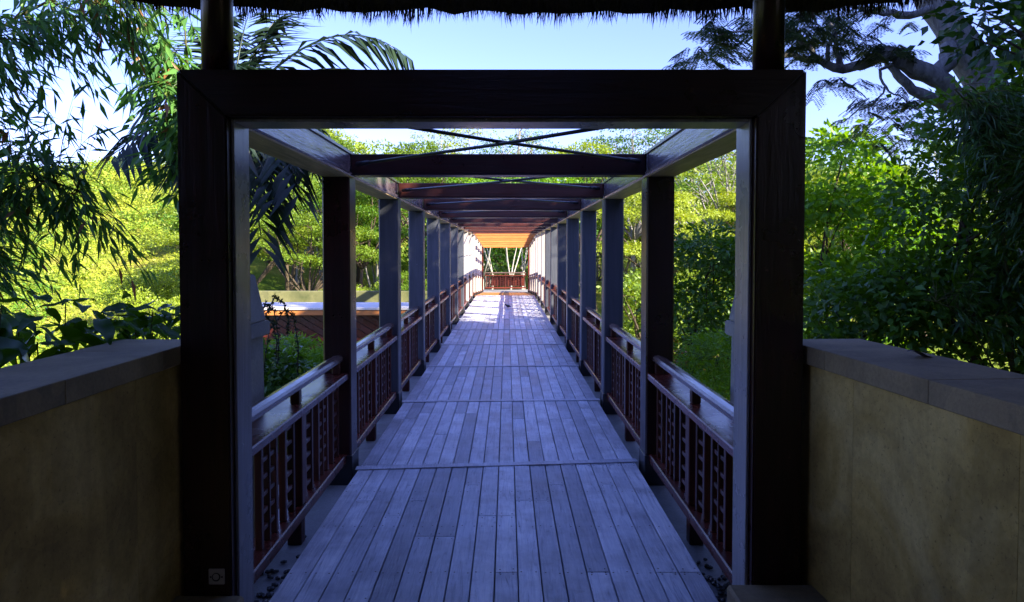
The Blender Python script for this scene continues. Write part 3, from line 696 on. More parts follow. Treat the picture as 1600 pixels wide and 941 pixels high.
# individual canopy trees nearer than the forest, copied from four kinds
def proto(kind, seed):
    if kind == 'u': cl = umbrella(11, 6, 11, seed); return dict(clumps=cl, leaf=(.24, .12), ncl=1000, nlf=14, rc=.42, mat='hill2', trunk=.2, bark='bark_dark', twigs=3, flat=.22, hollow=.5, up=.9)
    cl = rounded(8.5, 4.2, 11, seed); return dict(clumps=cl, leaf=(.22, .13), ncl=850, nlf=13, rc=.42, mat='hill', trunk=.2, bark='bark_dark', twigs=3, hollow=.6)
protos = {}
spots = [('u', 1, -17, 50, 1.0), ('u', 2, -11, 54, .9), ('r', 3, -14, 43, .75), ('u', 1, -6.5, 58, 1.05), ('r', 4, -8.5, 46, .8), ('u', 2, -22, 60, .95), ('r', 3, -4.6, 49, .7),
         ('u', 2, 6.5, 52, 1.0), ('r', 4, 9.5, 45, .85), ('u', 1, 14, 56, .95), ('r', 3, 17, 47, .95), ('u', 2, 21, 60, 1.0), ('r', 4, 13, 40, .75), ('u', 1, 25, 52, .9), ('r', 3, 28, 62, 1.0),
         ('r', 4, -19, 38, .7), ('r', 3, -26, 52, .7), ('r', 4, 7.2, 38, .7), ('u', 1, 33, 58, 1.0), ('r', 3, 31, 46, .9), ('r', 4, 36, 50, 1.0),
         ('u', 5, -9, 40, .62), ('u', 2, -13.5, 47, .78), ('u', 5, -16.5, 56, .9), ('u', 1, -10.5, 64, .95), ('u', 5, -19.5, 66, 1.0), ('u', 2, -15, 74, 1.0), ('u', 5, -24, 74, 1.0), ('u', 1, -7, 70, .9), ('u', 5, -6.2, 44, .6),
         ('u', 5, 10.5, 50, .85), ('u', 2, 17, 58, .9), ('u', 5, 22.5, 68, 1.05), ('u', 1, 19.5, 50, .75), ('u', 5, 13, 68, 1.0), ('u', 2, 27, 74, 1.0), ('u', 5, 33, 70, 1.0), ('u', 1, 16, 42, .6), ('u', 5, 29, 56, .85)]
for i, (kd, sd_, x, y, s) in enumerate(spots):
    z = float(hgt(x, y)); gname = 'canopy trees below the far hillside'
    where = ('left' if x < 0 else 'right') + ' of the bridge, ' + ('in the front rows' if y < 50 else 'in the middle rows' if y < 62 else 'in the rear rows')
    lab = ('flat-topped yellow-green canopy tree ' if kd == 'u' else 'round green bushy tree ') + 'in the valley ' + where
    if (kd, sd_) not in protos:
        t = tree('canopy_tree', lab, (x, y, z), group=gname, **proto(kd, sd_)); protos[(kd, sd_)] = t
    else: t = copy_tree(protos[(kd, sd_)]); t.location = (x, y, z); t['label'] = lab
    t.scale = (s * rng.uniform(.75, 1.0), s * rng.uniform(.75, 1.0), s * rng.uniform(.72, 1.25)); t.rotation_euler = (R(rng.uniform(-9, 9)), R(rng.uniform(-9, 9)), i * 1.9)
# tall airy trees rising above the cross beams in the middle of the view
for i, (x, y, h, lab) in enumerate(((1.5, 64, 17.3, 'tall airy flat-topped tree seen above the second frame, left of the pair'), (10.5, 62, 17.0, 'tall airy flat-topped tree seen above the second frame, right of the pair'), (17.5, 60, 15.5, 'tall airy flat-topped tree seen through the upper right corner of the bridge opening'), (-3.5, 68, 16.0, 'tall airy flat-topped tree farthest left above the second frame'))):
    cl = umbrella(h, 6.2, 12, 40 + i); tree('airy_tree', lab, (x, y, float(hgt(x, y))), cl, (.26, .11), 520, 10, .5, 'hill2', .22, 'bark', twigs=5, flat=.3, group='tall airy trees beyond the bridge', hollow=.2)
# slender pale trunks framed by the far end
for i, (x, y, l) in enumerate(((-1.3, 47, -.5), (-.5, 49, -.9), (.15, 46.5, .25), (.7, 50, .9), (1.5, 47.5, .6))):
    cl = [((l * 2 + rng.normal() * .5, rng.normal(), 9.4 + k * .8), (1.7, 1.7, 1.0)) for k in range(4)]
    tree('pale_tree', f'slender pale-trunked tree framed by the far end of the bridge, {ORD[i]} from the left', (x, y, float(hgt(x, y))), cl, (.26, .14), 240, 8, .4, 'fresh', .085, 'bark_pale', fork=(l * .5, 0, 5.6), group='pale trees beyond the far end', twigs=2)
for x, y, h in ((-3, 57, 9.5), (2.5, 58, 10)):
    tree('backdrop_tree', f'dense green tree behind the pale trunks, {"left" if x < 0 else "right"} one', (x, y, float(hgt(x, y))), rounded(h, 4.5, 12, int(h * 10)), (.34, .2), 500, 9, .5, 'mid', .2, twigs=2, group='dense trees behind the far end')

# coconut palms on the right ridge
def far_palm(label, x, y, topz, seed):
    z = float(hgt(x, y)); t = empty('coconut_palm', (x, y, z), label, 'palm', 'coconut palms on the ridge'); h = topz - z; rs = np.random.default_rng(seed)
    tube('trunk', bez((0, 0, -.3), (rs.normal() * .6, rs.normal() * .4, h), (rs.normal() * .5, 0, 0), 8), np.linspace(.2, .12, 8), 'bark', t, 7)
    tip = np.array([0, 0, h]); P, D, N = [], [], []; stems = []
    for k in range(18):
        a = k * 2.4 + rs.random(); e = rs.uniform(-.1, 1.2); d = np.array([math.cos(a) * math.cos(e), math.sin(a) * math.cos(e), math.sin(e)]); L = rs.uniform(2.6, 3.4)
        s = np.linspace(0, 1, 22)[:, None]; path = tip + d * L * s - np.array([0, 0, 1.0]) * (s ** 2) * L * .62; stems.append((path[::3], np.linspace(.04, .012, len(path[::3]))))
        T = nrm(np.gradient(path, axis=0)); side = nrm(np.cross(T, np.array([0, 0, 1.0])))
        for sg in (-1, 1):
            P.append(path[2:]); D.append(nrm(side[2:] * sg + T[2:] * .7 + np.array([0, 0, -.35]))); N.append(np.tile([0, 0, 1.0], (20, 1)) + rs.normal(size=(20, 3)) * .2)
    mesh_obj('frond_stems', tubes_mesh('stems', stems, 'palm_far', 4), None, t)
    P = np.concatenate(P); mesh_obj('crown', leaf_mesh('crown', P, np.concatenate(D), np.concatenate(N), .75 * rng.uniform(.7, 1.1, len(P)), .09, 'palm_far', 'quad', .2), None, t)
for i, (px, py, lab) in enumerate(((1078, 272, 'leftmost coconut palm on the ridge right of the bridge'), (1108, 262, 'coconut palm on the ridge between two other palms, left of centre'), (1136, 264, 'coconut palm on the ridge just beside the rightmost one'), (1160, 270, 'rightmost coconut palm on the ridge, half behind the entrance post'))):
    y = 92 + 3 * i; far_palm(lab, (px - 792) * y / 1150, y, EYE + (391 - py) * y / 1150, i)

# ------------------------------------------------------------------ right bank
def gz(x, y): return float(hgt(x, y))
def near_tree(name, label, x, y, blobs, **kw):
    z = gz(x, y); cl = [((b[0] - x, b[1] - y, b[2] - z), b[3]) for b in blobs]; return tree(name, label, (x, y, z), cl, **kw)
near_tree('leafy_tree', 'bright green leafy tree rising beside the right entrance post', 6.4, 14.2, [(6.35, 14, 3.45, (.75, .8, .6)), (6.0, 13.8, 2.3, (.9, .9, .75)), (6.9, 14, 2.4, (1.0, 1.0, .85)), (5.9, 13.5, 1.0, (.9, .9, .75)), (7.0, 13.8, .9, (1.0, 1.0, .8)), (5.6, 13.2, -.4, (.9, .8, .7)), (6.6, 13.4, -.4, (1.0, .8, .7)), (7.6, 14.2, 1.7, (.9, .9, .9))],
          leaf=(.17, .09), ncl=800, nlf=14, rc=.3, mat='fresh', trunk=.1, form='lance', twigs=4)
near_tree('leafy_bush', 'dark leafy bush just above the right wall coping', 3.2, 6.3, [(3.0, 6.2, 1.1, (.55, .5, .5)), (3.6, 6.4, 1.2, (.6, .5, .55)), (2.75, 6.0, .7, (.5, .5, .45)), (4.3, 6.5, 1.1, (.6, .5, .6))],
          leaf=(.09, .05), ncl=420, nlf=14, rc=.17, mat='mid', trunk=.04, form='lance', twigs=4, cat='bush')
near_tree('garden_tree', 'dense green tree behind the right railing, below the ridge', 3.5, 12.2, [(3.35, 12, 1.55, (.75, .8, .65)), (4.1, 12.3, 1.1, (.8, .8, .7)), (2.9, 11.8, .7, (.7, .7, .6)), (3.7, 11.8, .1, (.9, .8, .6)), (3.0, 11.5, -.5, (.8, .8, .5))],
          leaf=(.12, .055), ncl=650, nlf=13, rc=.2, mat='mid', trunk=.09, form='lance', twigs=4, flat=.4)
near_tree('fern_bush', 'feathery bright green bush low behind the right railing', 2.6, 9.6, [(2.75, 9.6, .35, (.5, .5, .35)), (2.5, 9.3, -.1, (.5, .5, .4)), (3.1, 9.8, 0., (.5, .5, .4))], leaf=(.09, .02), ncl=380, nlf=16, rc=.15, mat='fresh', trunk=.03, form='quad', twigs=4, cat='bush', flat=.3)
M['rust'] = leaf_mat('rust_leaf', (0.22, 0.08, 0.02), (0.35, 0.16, 0.04), 0.3)
near_tree('dry_bush', 'rust-coloured dry bush behind the right railing', 2.9, 14.5, [(3.0, 14.4, -.6, (.7, .6, .6)), (3.6, 14.6, -.9, (.8, .6, .6)), (2.5, 14.3, -1.2, (.6, .6, .5))], leaf=(.12, .06), ncl=260, nlf=12, rc=.2, mat='rust', trunk=.04, twigs=3, cat='bush')
for i, (x, y, h, r, mt, lab) in enumerate(((8.2, 23, 7.2, 2.6, 'mid', 'dense green tree in the valley right of the bridge, nearest of three'), (6.2, 31, 7.5, 2.8, 'hill', 'yellow-green tree in the valley right of the bridge, middle of three'), (11.5, 30, 9, 3.4, 'hill', 'yellow-green tree in the valley right of the bridge, farthest from it'))):
    tree('valley_tree', lab, (x, y, gz(x, y)), rounded(h, r, 11, 70 + i), (.2, .1), 520, 11, .34, mt, .14, twigs=3, group='trees in the valley right of the bridge')

# old tree with a thick leaning trunk and feathery sprays, top right
def PX(px, py, y): return np.array([(px - 792) * y / 1150, y, EYE + (391 - py) * y / 1150])
ob = np.array([7.0, 9.2, gz(7.0, 9.2)])
rt = empty('old_tree', ob, 'old grey-barked tree with thick leaning trunk and feathery leaves, upper right', 'tree')
def pathpx(pts, y0=9.2):
    q = np.array([PX(a, b, y0 + c) - ob for a, b, c in pts]); m = (len(q) - 1) * 4 + 1; tt = np.linspace(0, len(q) - 1, m)
    f = np.stack([np.interp(tt, range(len(q)), q[:, j]) for j in range(3)], 1)
    for _ in range(2): f[1:-1] = (f[:-2] + 2 * f[1:-1] + f[2:]) / 4
    return f + rng.normal(size=f.shape) * np.array([.012, .012, .012])
def fine(r, m):
    return np.interp(np.linspace(0, len(r) - 1, m), range(len(r)), r) * rng.uniform(.9, 1.1, m)
tp = pathpx([(1640, 420, 0), (1590, 260, 0), (1535, 130, 0), (1478, 50, 0), (1420, -40, .1), (1375, -130, .2), (1350, -240, .3)]); items = [(np.vstack([[0, 0, -.4], tp]), np.concatenate([[.36], fine([.30, .26, .225, .20, .18, .15, .1], len(tp))]))]
limbs = [([(1560, 190, 0), (1500, 165, -.2), (1455, 120, -.3), (1420, 108, -.35), (1388, 84, -.4), (1350, 100, -.45), (1312, 113, -.5), (1272, 96, -.55), (1225, 90, -.6), (1170, 80, -.7)], [.17, .15, .14, .13, .10, .08, .065, .05, .035, .015]),
         ([(1455, 120, -.3), (1478, 95, -.2), (1475, 75, -.1)], [.12, .12, .12]),
         ([(1490, 170, -.2), (1430, 150, -.3), (1395, 118, -.35), (1380, 100, -.3)], [.10, .08, .06, .03]),
         ([(1312, 113, -.5), (1303, 85, -.5), (1297, 55, -.5), (1280, 20, -.5)], [.05, .04, .03, .012]), ([(1290, 104, -.5), (1292, 75, -.6), (1300, 40, -.6)], [.035, .028, .01]),
         ([(1272, 96, -.55), (1240, 60, -.6), (1200, 40, -.7), (1120, 60, -.8)], [.035, .03, .02, .01]), ([(1400, 100, -.3), (1365, 110, -.5), (1378, 140, -.6), (1405, 155, -.6)], [.03, .022, .016, .008]),
         ([(1455, 18, 0), (1400, 30, -.3), (1350, 20, -.4), (1300, 10, -.5)], [.07, .05, .03, .012]), ([(1378, 140, -.6), (1360, 165, -.6), (1340, 175, -.6)], [.016, .012, .006])]
for p, r in limbs:
    q = pathpx(p); items.append((q, fine(np.array(r) * .85, len(q))))
up = [([(1350, -240, .3), (1400, -300, .8), (1480, -340, 1.4)], [.11, .08, .05]), ([(1375, -130, .2), (1480, -240, 1), (1600, -320, 2)], [.14, .1, .05])]
for p, r in up:
    q = pathpx(p); items.append((q, fine(r, len(q))))
mesh_obj('trunk', tubes_mesh('trunk', items, 'bark', 10), None, rt)
def spray_set(centers, mat, nm, parent):
    P, D, N, L, W = [], [], [], [], []
    for c, sz, ln in centers:       # each spray: a leaf of several feathery rows
        az = rng.uniform(0, 6.28); main = nrm(np.array([math.cos(az), math.sin(az) * .8, rng.uniform(-.5, .1)]))
        side = nrm(np.cross(main, [0, 0, 1.0]))
        for k in range(ln):
            for sg in (-1, 1):
                st = c + main * sz * (k + .5) / ln; pd = nrm(side * sg + main * .8 + np.array([0, 0, -.35 - .25 * rng.random()])); pl = sz * .55 * (1 - .4 * abs(k / ln - .4))
                m = 9; s = np.linspace(.12, 1, m)[:, None]; pts = st + pd * pl * s - np.array([0, 0, 1]) * s ** 2 * pl * .25
                sd2 = nrm(np.cross(pd, [0, 0, 1.0]))
                for q in (-1, 1): P.append(pts); D.append(np.tile(nrm(sd2 * q + pd * .5), (m, 1))); N.append(np.tile([0, 0, 1.0], (m, 1)) + rng.normal(size=(m, 3)) * .15)
    P = np.concatenate(P); n = len(P)
    return mesh_obj(nm, leaf_mesh(nm, P, np.concatenate(D), np.concatenate(N), .045 * rng.uniform(.8, 1.2, n), .017, mat, 'quad', .1), None, parent)
cent = []
def spread_px(n, x0, x1, y0, y1, dep):
    for _ in range(n): cent.append((PX(rng.uniform(x0, x1), rng.uniform(y0, y1), 9.2 + rng.uniform(*dep)) - ob, rng.uniform(.2, .34), 5))
spread_px(75, 1095, 1260, 20, 88, (-1.2, .2)); spread_px(14, 1065, 1120, 70, 105, (-1.2, 0)); spread_px(70, 1230, 1340, 10, 90, (-1.0, .3)); spread_px(22, 1340, 1400, 65, 85, (-.8, 0)); spread_px(10, 1265, 1345, 118, 135, (-.8, -.3))
spread_px(12, 1345, 1410, 130, 200, (-1, -.4)); spread_px(30, 1330, 1440, 150, 230, (-.9, 0)); spread_px(8, 1330, 1420, 8, 40, (-.8, .2))
spray_set(cent, 'rain', 'feathery_leaves', rt)['kind'] = 'stuff'
cl = [(PX(a, b, 9.2 + c) - ob, r) for a, b, c, r in ((1560, -330, 2, (1.6, 2, .6)), (1750, -250, 1, (2.0, 2, .8)), (1880, 60, -1.0, (1.4, 1.2, .9)))]
P, D, N = crown_points(cl, 700, 12, .35, flat=.35); o = mesh_obj('upper_crown', leaf_mesh('upper_crown', P, D, N, .2, .1, 'rain', 'quad'), None, rt)

# broad-leaved branch hanging in at the top right corner
near_tree('overhanging_tree', 'dark broad-leaved tree hanging into the top right corner', 5.2, 5.2, [(3.4, 4.9, 3.15, (.45, .5, .5)), (3.9, 4.9, 2.75, (.45, .5, .5)), (4.4, 5.1, 3.4, (.7, .6, .7)), (4.9, 5.3, 4.4, (1.1, 1, .8))],
          leaf=(.105, .055), ncl=430, nlf=8, rc=.2, mat='bamboo_dark', trunk=.08, fork=(-.4, -.1, 3.0), form='lance', twigs=6, hollow=.2)

near_tree('dense_tree', 'dense dark small-leaved tree filling the right side above the wall', 4.6, 6.4, [(3.7, 6.0, 2.0, (.7, .6, .6)), (4.5, 6.1, 2.5, (.8, .6, .7)), (3.5, 5.9, 1.3, (.6, .5, .5)), (4.4, 6.0, 1.4, (.8, .6, .7)), (5.2, 6.2, 1.8, (.8, .6, .9)), (3.9, 5.8, .8, (.7, .5, .45)), (4.9, 6.0, .8, (.8, .5, .4)), (4.0, 6.1, 2.75, (.5, .5, .4)), (5.2, 6.3, 3.2, (.9, .6, .8))],
          leaf=(.085, .046), ncl=1500, nlf=13, rc=.19, mat='mid', trunk=.09, form='lance', twigs=5, fork=(-.2, -.2, 1.5))
# ------------------------------------------------------------------ bamboo clumps
_unit_blade = {}
def unit_blade(mat):
    if mat not in _unit_blade:
        me = leaf_mesh('blade', np.zeros((1, 3)), np.array([[1.0, 0, 0]]), np.array([[0, 0, 1.0]]), np.array([1.0]), np.array([.13]), mat, 'lance', .1); _unit_blade[mat] = me
    return _unit_blade[mat]
def bamboo(name, label, base, culms, blobs, nspray, mat, ll, lw, n_single, group=None, fan=(4, 8), twig_r=.0022, eye=np.array([0, 0, EYE])):
    base = np.array(base, float); t = empty(name, base, label, 'bamboo', group); paths = []
    for tip, bend, r in culms:
        p = bez((rng.normal() * .15, rng.normal() * .15, -.3), np.array(tip) - base, bend, 16); paths.append(p)
        tube('culm', p, np.linspace(r, r * .25, 16), 'culm', t, 8)
    allp = np.concatenate(paths) if paths else np.zeros((1, 3)); tw = []; P, D, N = [], [], []
    wts = np.array([b[2] for b in blobs], float); wts /= wts.sum()
    for i in range(nspray):
        c, r, _ = blobs[rng.choice(len(blobs), p=wts)]; q = np.array(c) + nrm(rng.normal(size=3)) * np.array(r) * rng.random() ** .45 - base
        dd = allp - q; k = np.argmin((dd ** 2).sum(1) + rng.random(len(dd)) * .4); st = allp[k]; v = q - st; ln = np.linalg.norm(v)
        st = q - v * min(1, .5 / (ln + 1e-6)) if ln > .5 else st
        pth = bez(st, q, (0, 0, .05 + .06 * rng.random()), 5); tw.append((pth, np.linspace(twig_r, twig_r * .5, 5))); hd = nrm((q - st) * np.array([1, 1, .4]))
        for j in range(rng.integers(*fan)):
            s = rng.uniform(.45, 1.0) if j else 1.0; b = pth[min(4, int(s * 4))]; sd_ = nrm(np.cross(hd, [0, 0, 1.0])) * rng.uniform(-1, 1)
            P.append(b); D.append(nrm(hd * .8 + sd_ * 1.0 + np.array([0, 0, rng.uniform(-1.5, .05)]) + rng.normal(size=3) * .15)); N.append(nrm(rng.normal(size=3) * .5 + np.array([0, 0, 1.0])))
    mesh_obj('twigs', tubes_mesh('twigs', tw, 'culm', 4), None, t)['kind'] = 'stuff'
    P, D, N = np.array(P), np.array(D), np.array(N); L = ll * rng.uniform(.6, 1.3, len(P)); W = lw * rng.uniform(.75, 1.2, len(P))
    if n_single:
        world = P + base; dist = np.linalg.norm(world - eye, axis=1); px = 792 + 1150 * world[:, 0] / world[:, 1]; py = 391 - 1150 * (world[:, 2] - EYE) / world[:, 1]
        score = L / dist - 10 * ((px < 0) | (px > 1600) | (py < 0) | (py > 560)); order = np.argsort(-score); one = order[:n_single]; rest = order[n_single:]
        me = unit_blade(mat)
        for i in one:
            d = Vector(D[i]); s = d.cross(Vector(N[i])).normalized(); nv = s.cross(d)
            o = bpy.data.objects.new('leaf', me); col.objects.link(o); o.parent = t; wl = W[i] / .13
            m = Matrix(((d.x * L[i], s.x * wl, nv.x * L[i] * .8, P[i][0]), (d.y * L[i], s.y * wl, nv.y * L[i] * .8, P[i][1]), (d.z * L[i], s.z * wl, nv.z * L[i] * .8, P[i][2]), (0, 0, 0, 1))); o.matrix_local = m
    else: rest = np.arange(len(P))
    o = mesh_obj('leaves', leaf_mesh('leaves', P[rest], D[rest], N[rest], L[rest], W[rest], mat, 'lance', .1), None, t); o['kind'] = 'stuff'
    return t
gb = 'bamboo beside the pavilion'
bamboo('bamboo_clump', 'dark leafy bamboo arching in from the left edge over the wall', (-3.9, 4.3, -.3), [((-2.3, 4.4, 3.3), (-.6, 0, 1.9), .022), ((-2.6, 4.9, 3.9), (-.5, .2, 2.2), .024), ((-3.2, 3.8, 4.2), (-.3, 0, 1.5), .022), ((-2.5, 4.3, 2.1), (-.3, 0, 1.8), .016), ((-2.9, 4.1, 2.9), (-.5, 0, 1.5), .016)],
       [((-2.85, 4.2, 2.5), (.5, .6, .75), 10), ((-2.95, 4.3, 1.7), (.42, .5, .5), 6), ((-3.6, 4.4, 2.3), (.6, .6, 1.2), 4), ((-2.45, 4.5, 3.05), (.45, .5, .4), 5), ((-2.25, 4.5, 1.62), (.22, .3, .16), .55), ((-2.55, 4.4, 1.95), (.3, .3, .25), 1.6)], 620, 'bamboo', .14, .024, 290, gb)
bamboo('bamboo_clump', 'paler bamboo with broader leaves hanging left of the entrance frame', (-2.36, 5.75, -1.2), [((-2.35, 5.4, 3.5), (0, 0, 1.9), .02), ((-2.5, 5.3, 3.7), (.1, 0, 2.2), .02)],
       [((-2.42, 5.2, 3.0), (.32, .4, .5), 5), ((-2.5, 5.3, 2.45), (.3, .4, .35), 3), ((-2.25, 5.2, 2.5), (.14, .3, .5), 3)], 170, 'bamboo', .17, .036, 0, gb)
gt = 'dark thicket above the right wall'
bamboo('bamboo_clump', 'dense dark bamboo filling the view above the right wall', (4.2, 5.8, -.8), [((3.2, 5.3, 2.9), (.3, 0, 1.6), .02), ((3.9, 5.2, 3.5), (.2, 0, 2.0), .022), ((4.6, 5.4, 3.8), (0, 0, 2), .022), ((3.6, 5.0, 2.2), (.2, -.2, 1.4), .015), ((2.95, 5.2, 1.4), (.2, 0, 1.2), .012)],
       [((3.85, 5.2, 2.4), (.65, .5, .6), 8), ((4.5, 5.4, 2.2), (.7, .5, 1.0), 5), ((3.6, 5.3, 1.5), (.55, .5, .5), 2), ((3.4, 5.2, 2.6), (.3, .4, .3), 1.6)], 900, 'bamboo_dark', .13, .018, 280, gt)

# shade trees right of and behind the pavilion; left one added to screen light
for i, (x, y, r, lab) in enumerate(((7.5, -7, 2.6, 'tall shade tree behind the pavilion, right rear'), (9.2, -3, 2.7, 'tall shade tree right of the pavilion, rear'), (8.6, 1.2, 3.0, 'tall shade tree right of the pavilion, level with the entrance'), (9.2, 5.4, 2.6, 'tall shade tree beyond the dark bamboo on the right'), (8.8, 8.3, 1.9, 'shade tree at the end of the row beyond the dark bamboo'), (11.4, 2.8, 2.6, 'outermost tall shade tree on the right bank'), (-4.9, -2.5, 2.2, 'unseen tree added left of the pavilion to screen light behind the camera'))):
    z = gz(x, y); cl = []
    rs = np.random.default_rng(90 + i)
    for k in range(22): cl.append(((rs.uniform(-1, 1) * r * .75, rs.uniform(-1, 1) * r * .75, rs.uniform(.5, (8.6, 8.4, 7.6, 7.4, 6.8, 7.4, 6.5)[i]) - z), (r * .5, r * .5, r * .42)))
    tree('shade_tree', lab, (x, y, z), cl, (.34, .2), 1700 if i else 750, 11, .45, 'mid' if i < 3 else 'bamboo_dark', .22, twigs=2, group='shade trees on the right bank', fork=(0, 0, 1.5 - z))

# ------------------------------------------------------------------ left bank: palm, shrubs, wall plants
pc = PX(362, 185, 6.6); pb = np.array([pc[0] - .05, 6.6, gz(pc[0], 6.6)])
pal = empty('palm_tree', pb, 'dark palm with long drooping fronds behind the left entrance post', 'palm')
tube('trunk', bez((0, 0, -.3), pc - pb, (-.05, 0, 0), 10), np.linspace(.12, .085, 10), 'bark_dark', pal, 10)
fronds = [(4, 52, 2.5, 1.0), (75, 78, 1.4, .5), (40, 72, 1.5, .55), (-70, 40, 2.0, 1.7), (-52, 25, 1.7, 1.6), (-38, 50, 1.7, 1.9), (120, 76, 1.3, .6), (-80, 0, 1.3, .8), (-12, 25, .95, 1.4), (30, 40, 1.15, 1.4), (-62, -10, 1.6, 1.0), (-48, 58, 1.9, 2.0), (6, 42, 1.95, .95), (100, 45, 1.5, .9), (60, 10, 1.0, .9), (245, 5, 1.15, .9), (200, 60, 1.0, 1.0), (285, 0, 1.3, .9), (-95, 40, 1.5, 1.4), (-65, 55, 2.1, 2.1), (-58, 10, 1.5, 1.3), (-78, 62, 2.0, 2.3)]
lb = leaf_mesh('leaflet', np.zeros((1, 3)), np.array([[1.0, 0, 0]]), np.array([[0, 0, 1.0]]), np.array([1.0]), np.array([.085]), 'palm', 'lance', .28)
for fi, (az, el, L, g_) in enumerate(fronds):
    a, e = R(az), R(el); d = np.array([math.cos(a) * math.cos(e), math.sin(a) * math.cos(e), math.sin(e)]); s = np.linspace(0, 1, 30)[:, None]
    path = (pc - pb) + d * L * s - np.array([0, 0, 1.0]) * s ** 2.2 * L * .55 * g_
    fr = tube('frond', path[::2], np.linspace(.016, .004, 15), 'palm', pal, 5)
    T = nrm(np.gradient(path, axis=0)); side = nrm(np.cross(T, np.array([0, 0, 1.0]) + d * .3)); P, D, N = [], [], []
    for k in range(5, 30):
        for sg in (-1, 1):
            P.append(path[k]); D.append(nrm(side[k] * sg * .9 + T[k] * .75 + np.array([0, 0, -.15 - .35 * rng.random()]) + rng.normal(size=3) * .07)); N.append(nrm(np.cross(T[k], side[k]) * -1 * np.sign(np.cross(T[k], side[k])[2] * -1 + 1e-6) + np.array([0, 0, .8])))
    P, D, N = np.array(P), np.array(D), np.array(N); LL = .6 * np.sin(np.clip((np.repeat(np.arange(5, 30), 2) - 2) / 29, .15, .93) * 3.14) ** .5 * rng.uniform(.85, 1.1, len(P))
    if fi < 6:
        for p, dd, nn, l in zip(P, D, N, LL):
            dv = Vector(dd); sv2 = dv.cross(Vector(nn)).normalized(); nv = sv2.cross(dv); o = bpy.data.objects.new('leaflet', lb); col.objects.link(o); o.parent = fr; wl = .058 / .085
            o.matrix_local = Matrix(((dv.x * l, sv2.x * wl, nv.x * l, p[0]), (dv.y * l, sv2.y * wl, nv.y * l, p[1]), (dv.z * l, sv2.z * wl, nv.z * l, p[2]), (0, 0, 0, 1)))
    else:
        mesh_obj('leaflets', leaf_mesh('leaflets', P, D, N, LL, .058, 'palm', 'lance', .28), None, fr)['kind'] = 'stuff'

near_tree('fern_bush', 'feathery green bush behind the left railing, below the red boards', -2.75, 9.4, [(-2.75, 9.4, .5, (.2, .3, .2)), (-2.95, 9.5, .2, (.35, .4, .2)), (-2.5, 9.3, .22, (.3, .4, .2)), (-2.7, 9.3, -.1, (.5, .4, .25)), (-2.2, 9.3, .4, (.18, .3, .14))], leaf=(.085, .018), ncl=420, nlf=18, rc=.14, mat='fresh', trunk=.03, twigs=4, cat='bush', flat=.3)
near_tree('leafy_bush', 'glossy green bush just behind the first left railing', -2.35, 7.4, [(-2.35, 7.3, .45, (.35, .35, .3)), (-2.05, 7.4, .25, (.3, .35, .3)), (-2.6, 7.4, .1, (.4, .4, .35)), (-2.1, 7.5, -.2, (.4, .4, .4))], leaf=(.10, .05), ncl=300, nlf=13, rc=.14, mat='big', trunk=.03, form='lance', twigs=4, cat='bush')
near_tree('leafy_bush', 'light green bush in front of the low building', -2.9, 12.5, [(-3.0, 12.4, -.3, (.6, .5, .4)), (-2.4, 12.5, -.5, (.5, .5, .5)), (-3.8, 12.6, -.4, (.7, .5, .4))], leaf=(.11, .05), ncl=360, nlf=12, rc=.18, mat='fresh', trunk=.04, twigs=3, cat='bush')
# hanging succulent strands beside the left pylon
vt = empty('trailing_plant', (-1.72, 5.0, .55), 'dark trailing plant with curled strands beside the left pylon', 'plant'); vt.scale = (.75, .5, .75)
for k, (dx, top, dn) in enumerate(((.10, 1.12, .55), (.17, 1.18, .35), (.04, 1.0, .4), (.22, 1.05, .6))):
    pts = [(0, .1 * k, .4), (dx * .3, .1 * k, top * .8), (dx, .1 * k, top), (dx + .08, .1 * k, top - .07), (dx + .12, .1 * k, top - dn * .6), (dx + .11, .1 * k, top - dn)]
    q = np.array(pts); tt = np.linspace(0, 5, 26); path = np.stack([np.interp(tt, range(6), q[:, j]) for j in range(3)], 1)
    st = tube('strand', path, .006, 'palm', vt, 5); P = np.repeat(path, 5, 0); mesh_obj('leaves', leaf_mesh('leaves', P, rand_dir(len(P)), rand_dir(len(P)), .04, .018, 'palm', 'lance'), None, st)['kind'] = 'stuff'

def ovate_mesh(mat, seed):
    rs = np.random.default_rng(seed); V, F = [], []; n = 9
    for k in range(n):
        s = k / (n - 1); wd = .23 * math.sin(math.pi * min(1, s * .96 + .02)) ** .8 * (1 - .25 * s); zz = -.35 * s * s + .05 * math.sin(s * 9 + seed); V += [(s, -wd, zz + wd * .35), (s, 0, zz), (s, wd, zz + wd * .35)]
    for k in range(n - 1):
        for j in (0, 1): F.append((k * 3 + j, k * 3 + j + 1, k * 3 + j + 4, k * 3 + j + 3))
    me = raw_mesh('broad_leaf', V, F, True); me.materials.append(M[mat]); a = me.attributes.new('tint', 'FLOAT', 'FACE'); return me
ovs = [ovate_mesh('big', i) for i in range(3)]
def wall_plant(label, x, y, n, z, spread, ln):
    t = empty('broad_leaved_plant', (x, y, -.3), label, 'plant', 'broad-leaved plants behind the left wall')
    for k in range(5):
        a = rng.uniform(0, 6.28); tube('stem', bez((0, 0, 0), (math.cos(a) * spread * .6, math.sin(a) * spread * .6, z + .3 + rng.normal() * .06), (0, 0, .1), 6), np.linspace(.008, .003, 6), 'culm', t, 5)
    for k in range(n):
        a = rng.uniform(0, 6.28); e = rng.uniform(-.6, .45); l = ln * rng.uniform(.7, 1.2); o = bpy.data.objects.new('leaf', ovs[k % 3]); col.objects.link(o); o.parent = t
        o.location = (rng.normal() * spread * .45, rng.normal() * spread * .5, z + .3 + rng.normal() * .055); o.rotation_euler = (rng.normal() * .4, -e, a); o.scale = (l, l, l)
wall_plant('broad-leaved dark plant topping the left wall at the left edge', -2.22, 2.95, 40, 1.40, .26, .19)
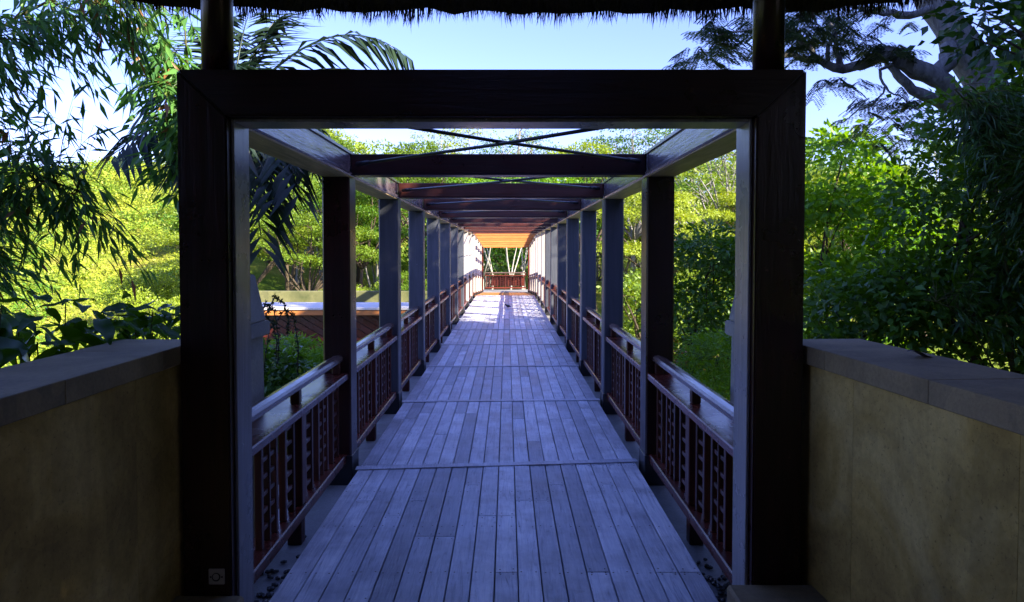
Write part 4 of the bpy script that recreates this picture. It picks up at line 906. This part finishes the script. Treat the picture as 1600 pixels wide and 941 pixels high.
wall_plant('broad-leaved plant behind the middle of the left wall coping', -2.12, 3.4, 40, 1.39, .24, .18)
wall_plant('broad-leaved plant behind the left wall near the entrance post', -2.05, 3.95, 36, 1.37, .22, .16)
wall_plant('low broad-leaved plant against the left wall end', -2.05, 4.5, 30, 1.33, .22, .14)

# dry leaf on the right coping, and the bird on the far planks
o = mesh_obj('fallen_leaf', ovs[0].copy(), None, None, (1.60, 2.93, 1.345)); o.data.materials.clear(); o.data.materials.append(M['nail']); o.scale = (.14, .13, .1); o.rotation_euler = (0, R(6), R(10)); tag(o, 'dark curled fallen leaf on the right wall coping', 'leaf')
bd = empty('bird', (0.02, 22.1, 0.003), 'small dark bird standing on the far planks', 'bird', None, R(200))
rings = [(-.10, .012, .055), (-.07, .022, .06), (-.035, .036, .066), (0, .042, .072), (.03, .036, .082), (.05, .024, .10), (.062, .022, .112), (.078, .021, .118), (.092, .012, .117), (.097, .003, .116)]
V, F = [], []
for x, r, z in rings:
    for j in range(10): V.append((x, r * .85 * math.cos(j * .628), z + r * math.sin(j * .628)))
for i in range(len(rings) - 1):
    for j in range(10): F.append((i * 10 + j, i * 10 + (j + 1) % 10, (i + 1) * 10 + (j + 1) % 10, (i + 1) * 10 + j))
F += [tuple(range(9, -1, -1)), tuple(range(90, 100))]
mesh_obj('body', raw_mesh('body', V, F, True), 'feather', bd)
mesh_obj('tail', raw_mesh('tail', [(-.09, -.012, .058), (-.09, .012, .058), (-.18, .02, .05), (-.18, -.02, .05), (-.09, -.012, .052), (-.09, .012, .052), (-.18, .02, .046), (-.18, -.02, .046)], [(0, 1, 2, 3), (7, 6, 5, 4), (0, 3, 7, 4), (1, 5, 6, 2), (2, 6, 7, 3), (0, 4, 5, 1)]), 'feather', bd)
V, F = tube_data([(.094, 0, .116), (.115, 0, .112)], [.006, .001], 6); mesh_obj('beak', raw_mesh('beak', V, F), 'beak', bd)
for s in (-1, 1): tube('leg', [(.005, .016 * s, .045), (-.002, .016 * s, .02), (.006, .016 * s, 0)], .0025, 'beak', bd, 5)
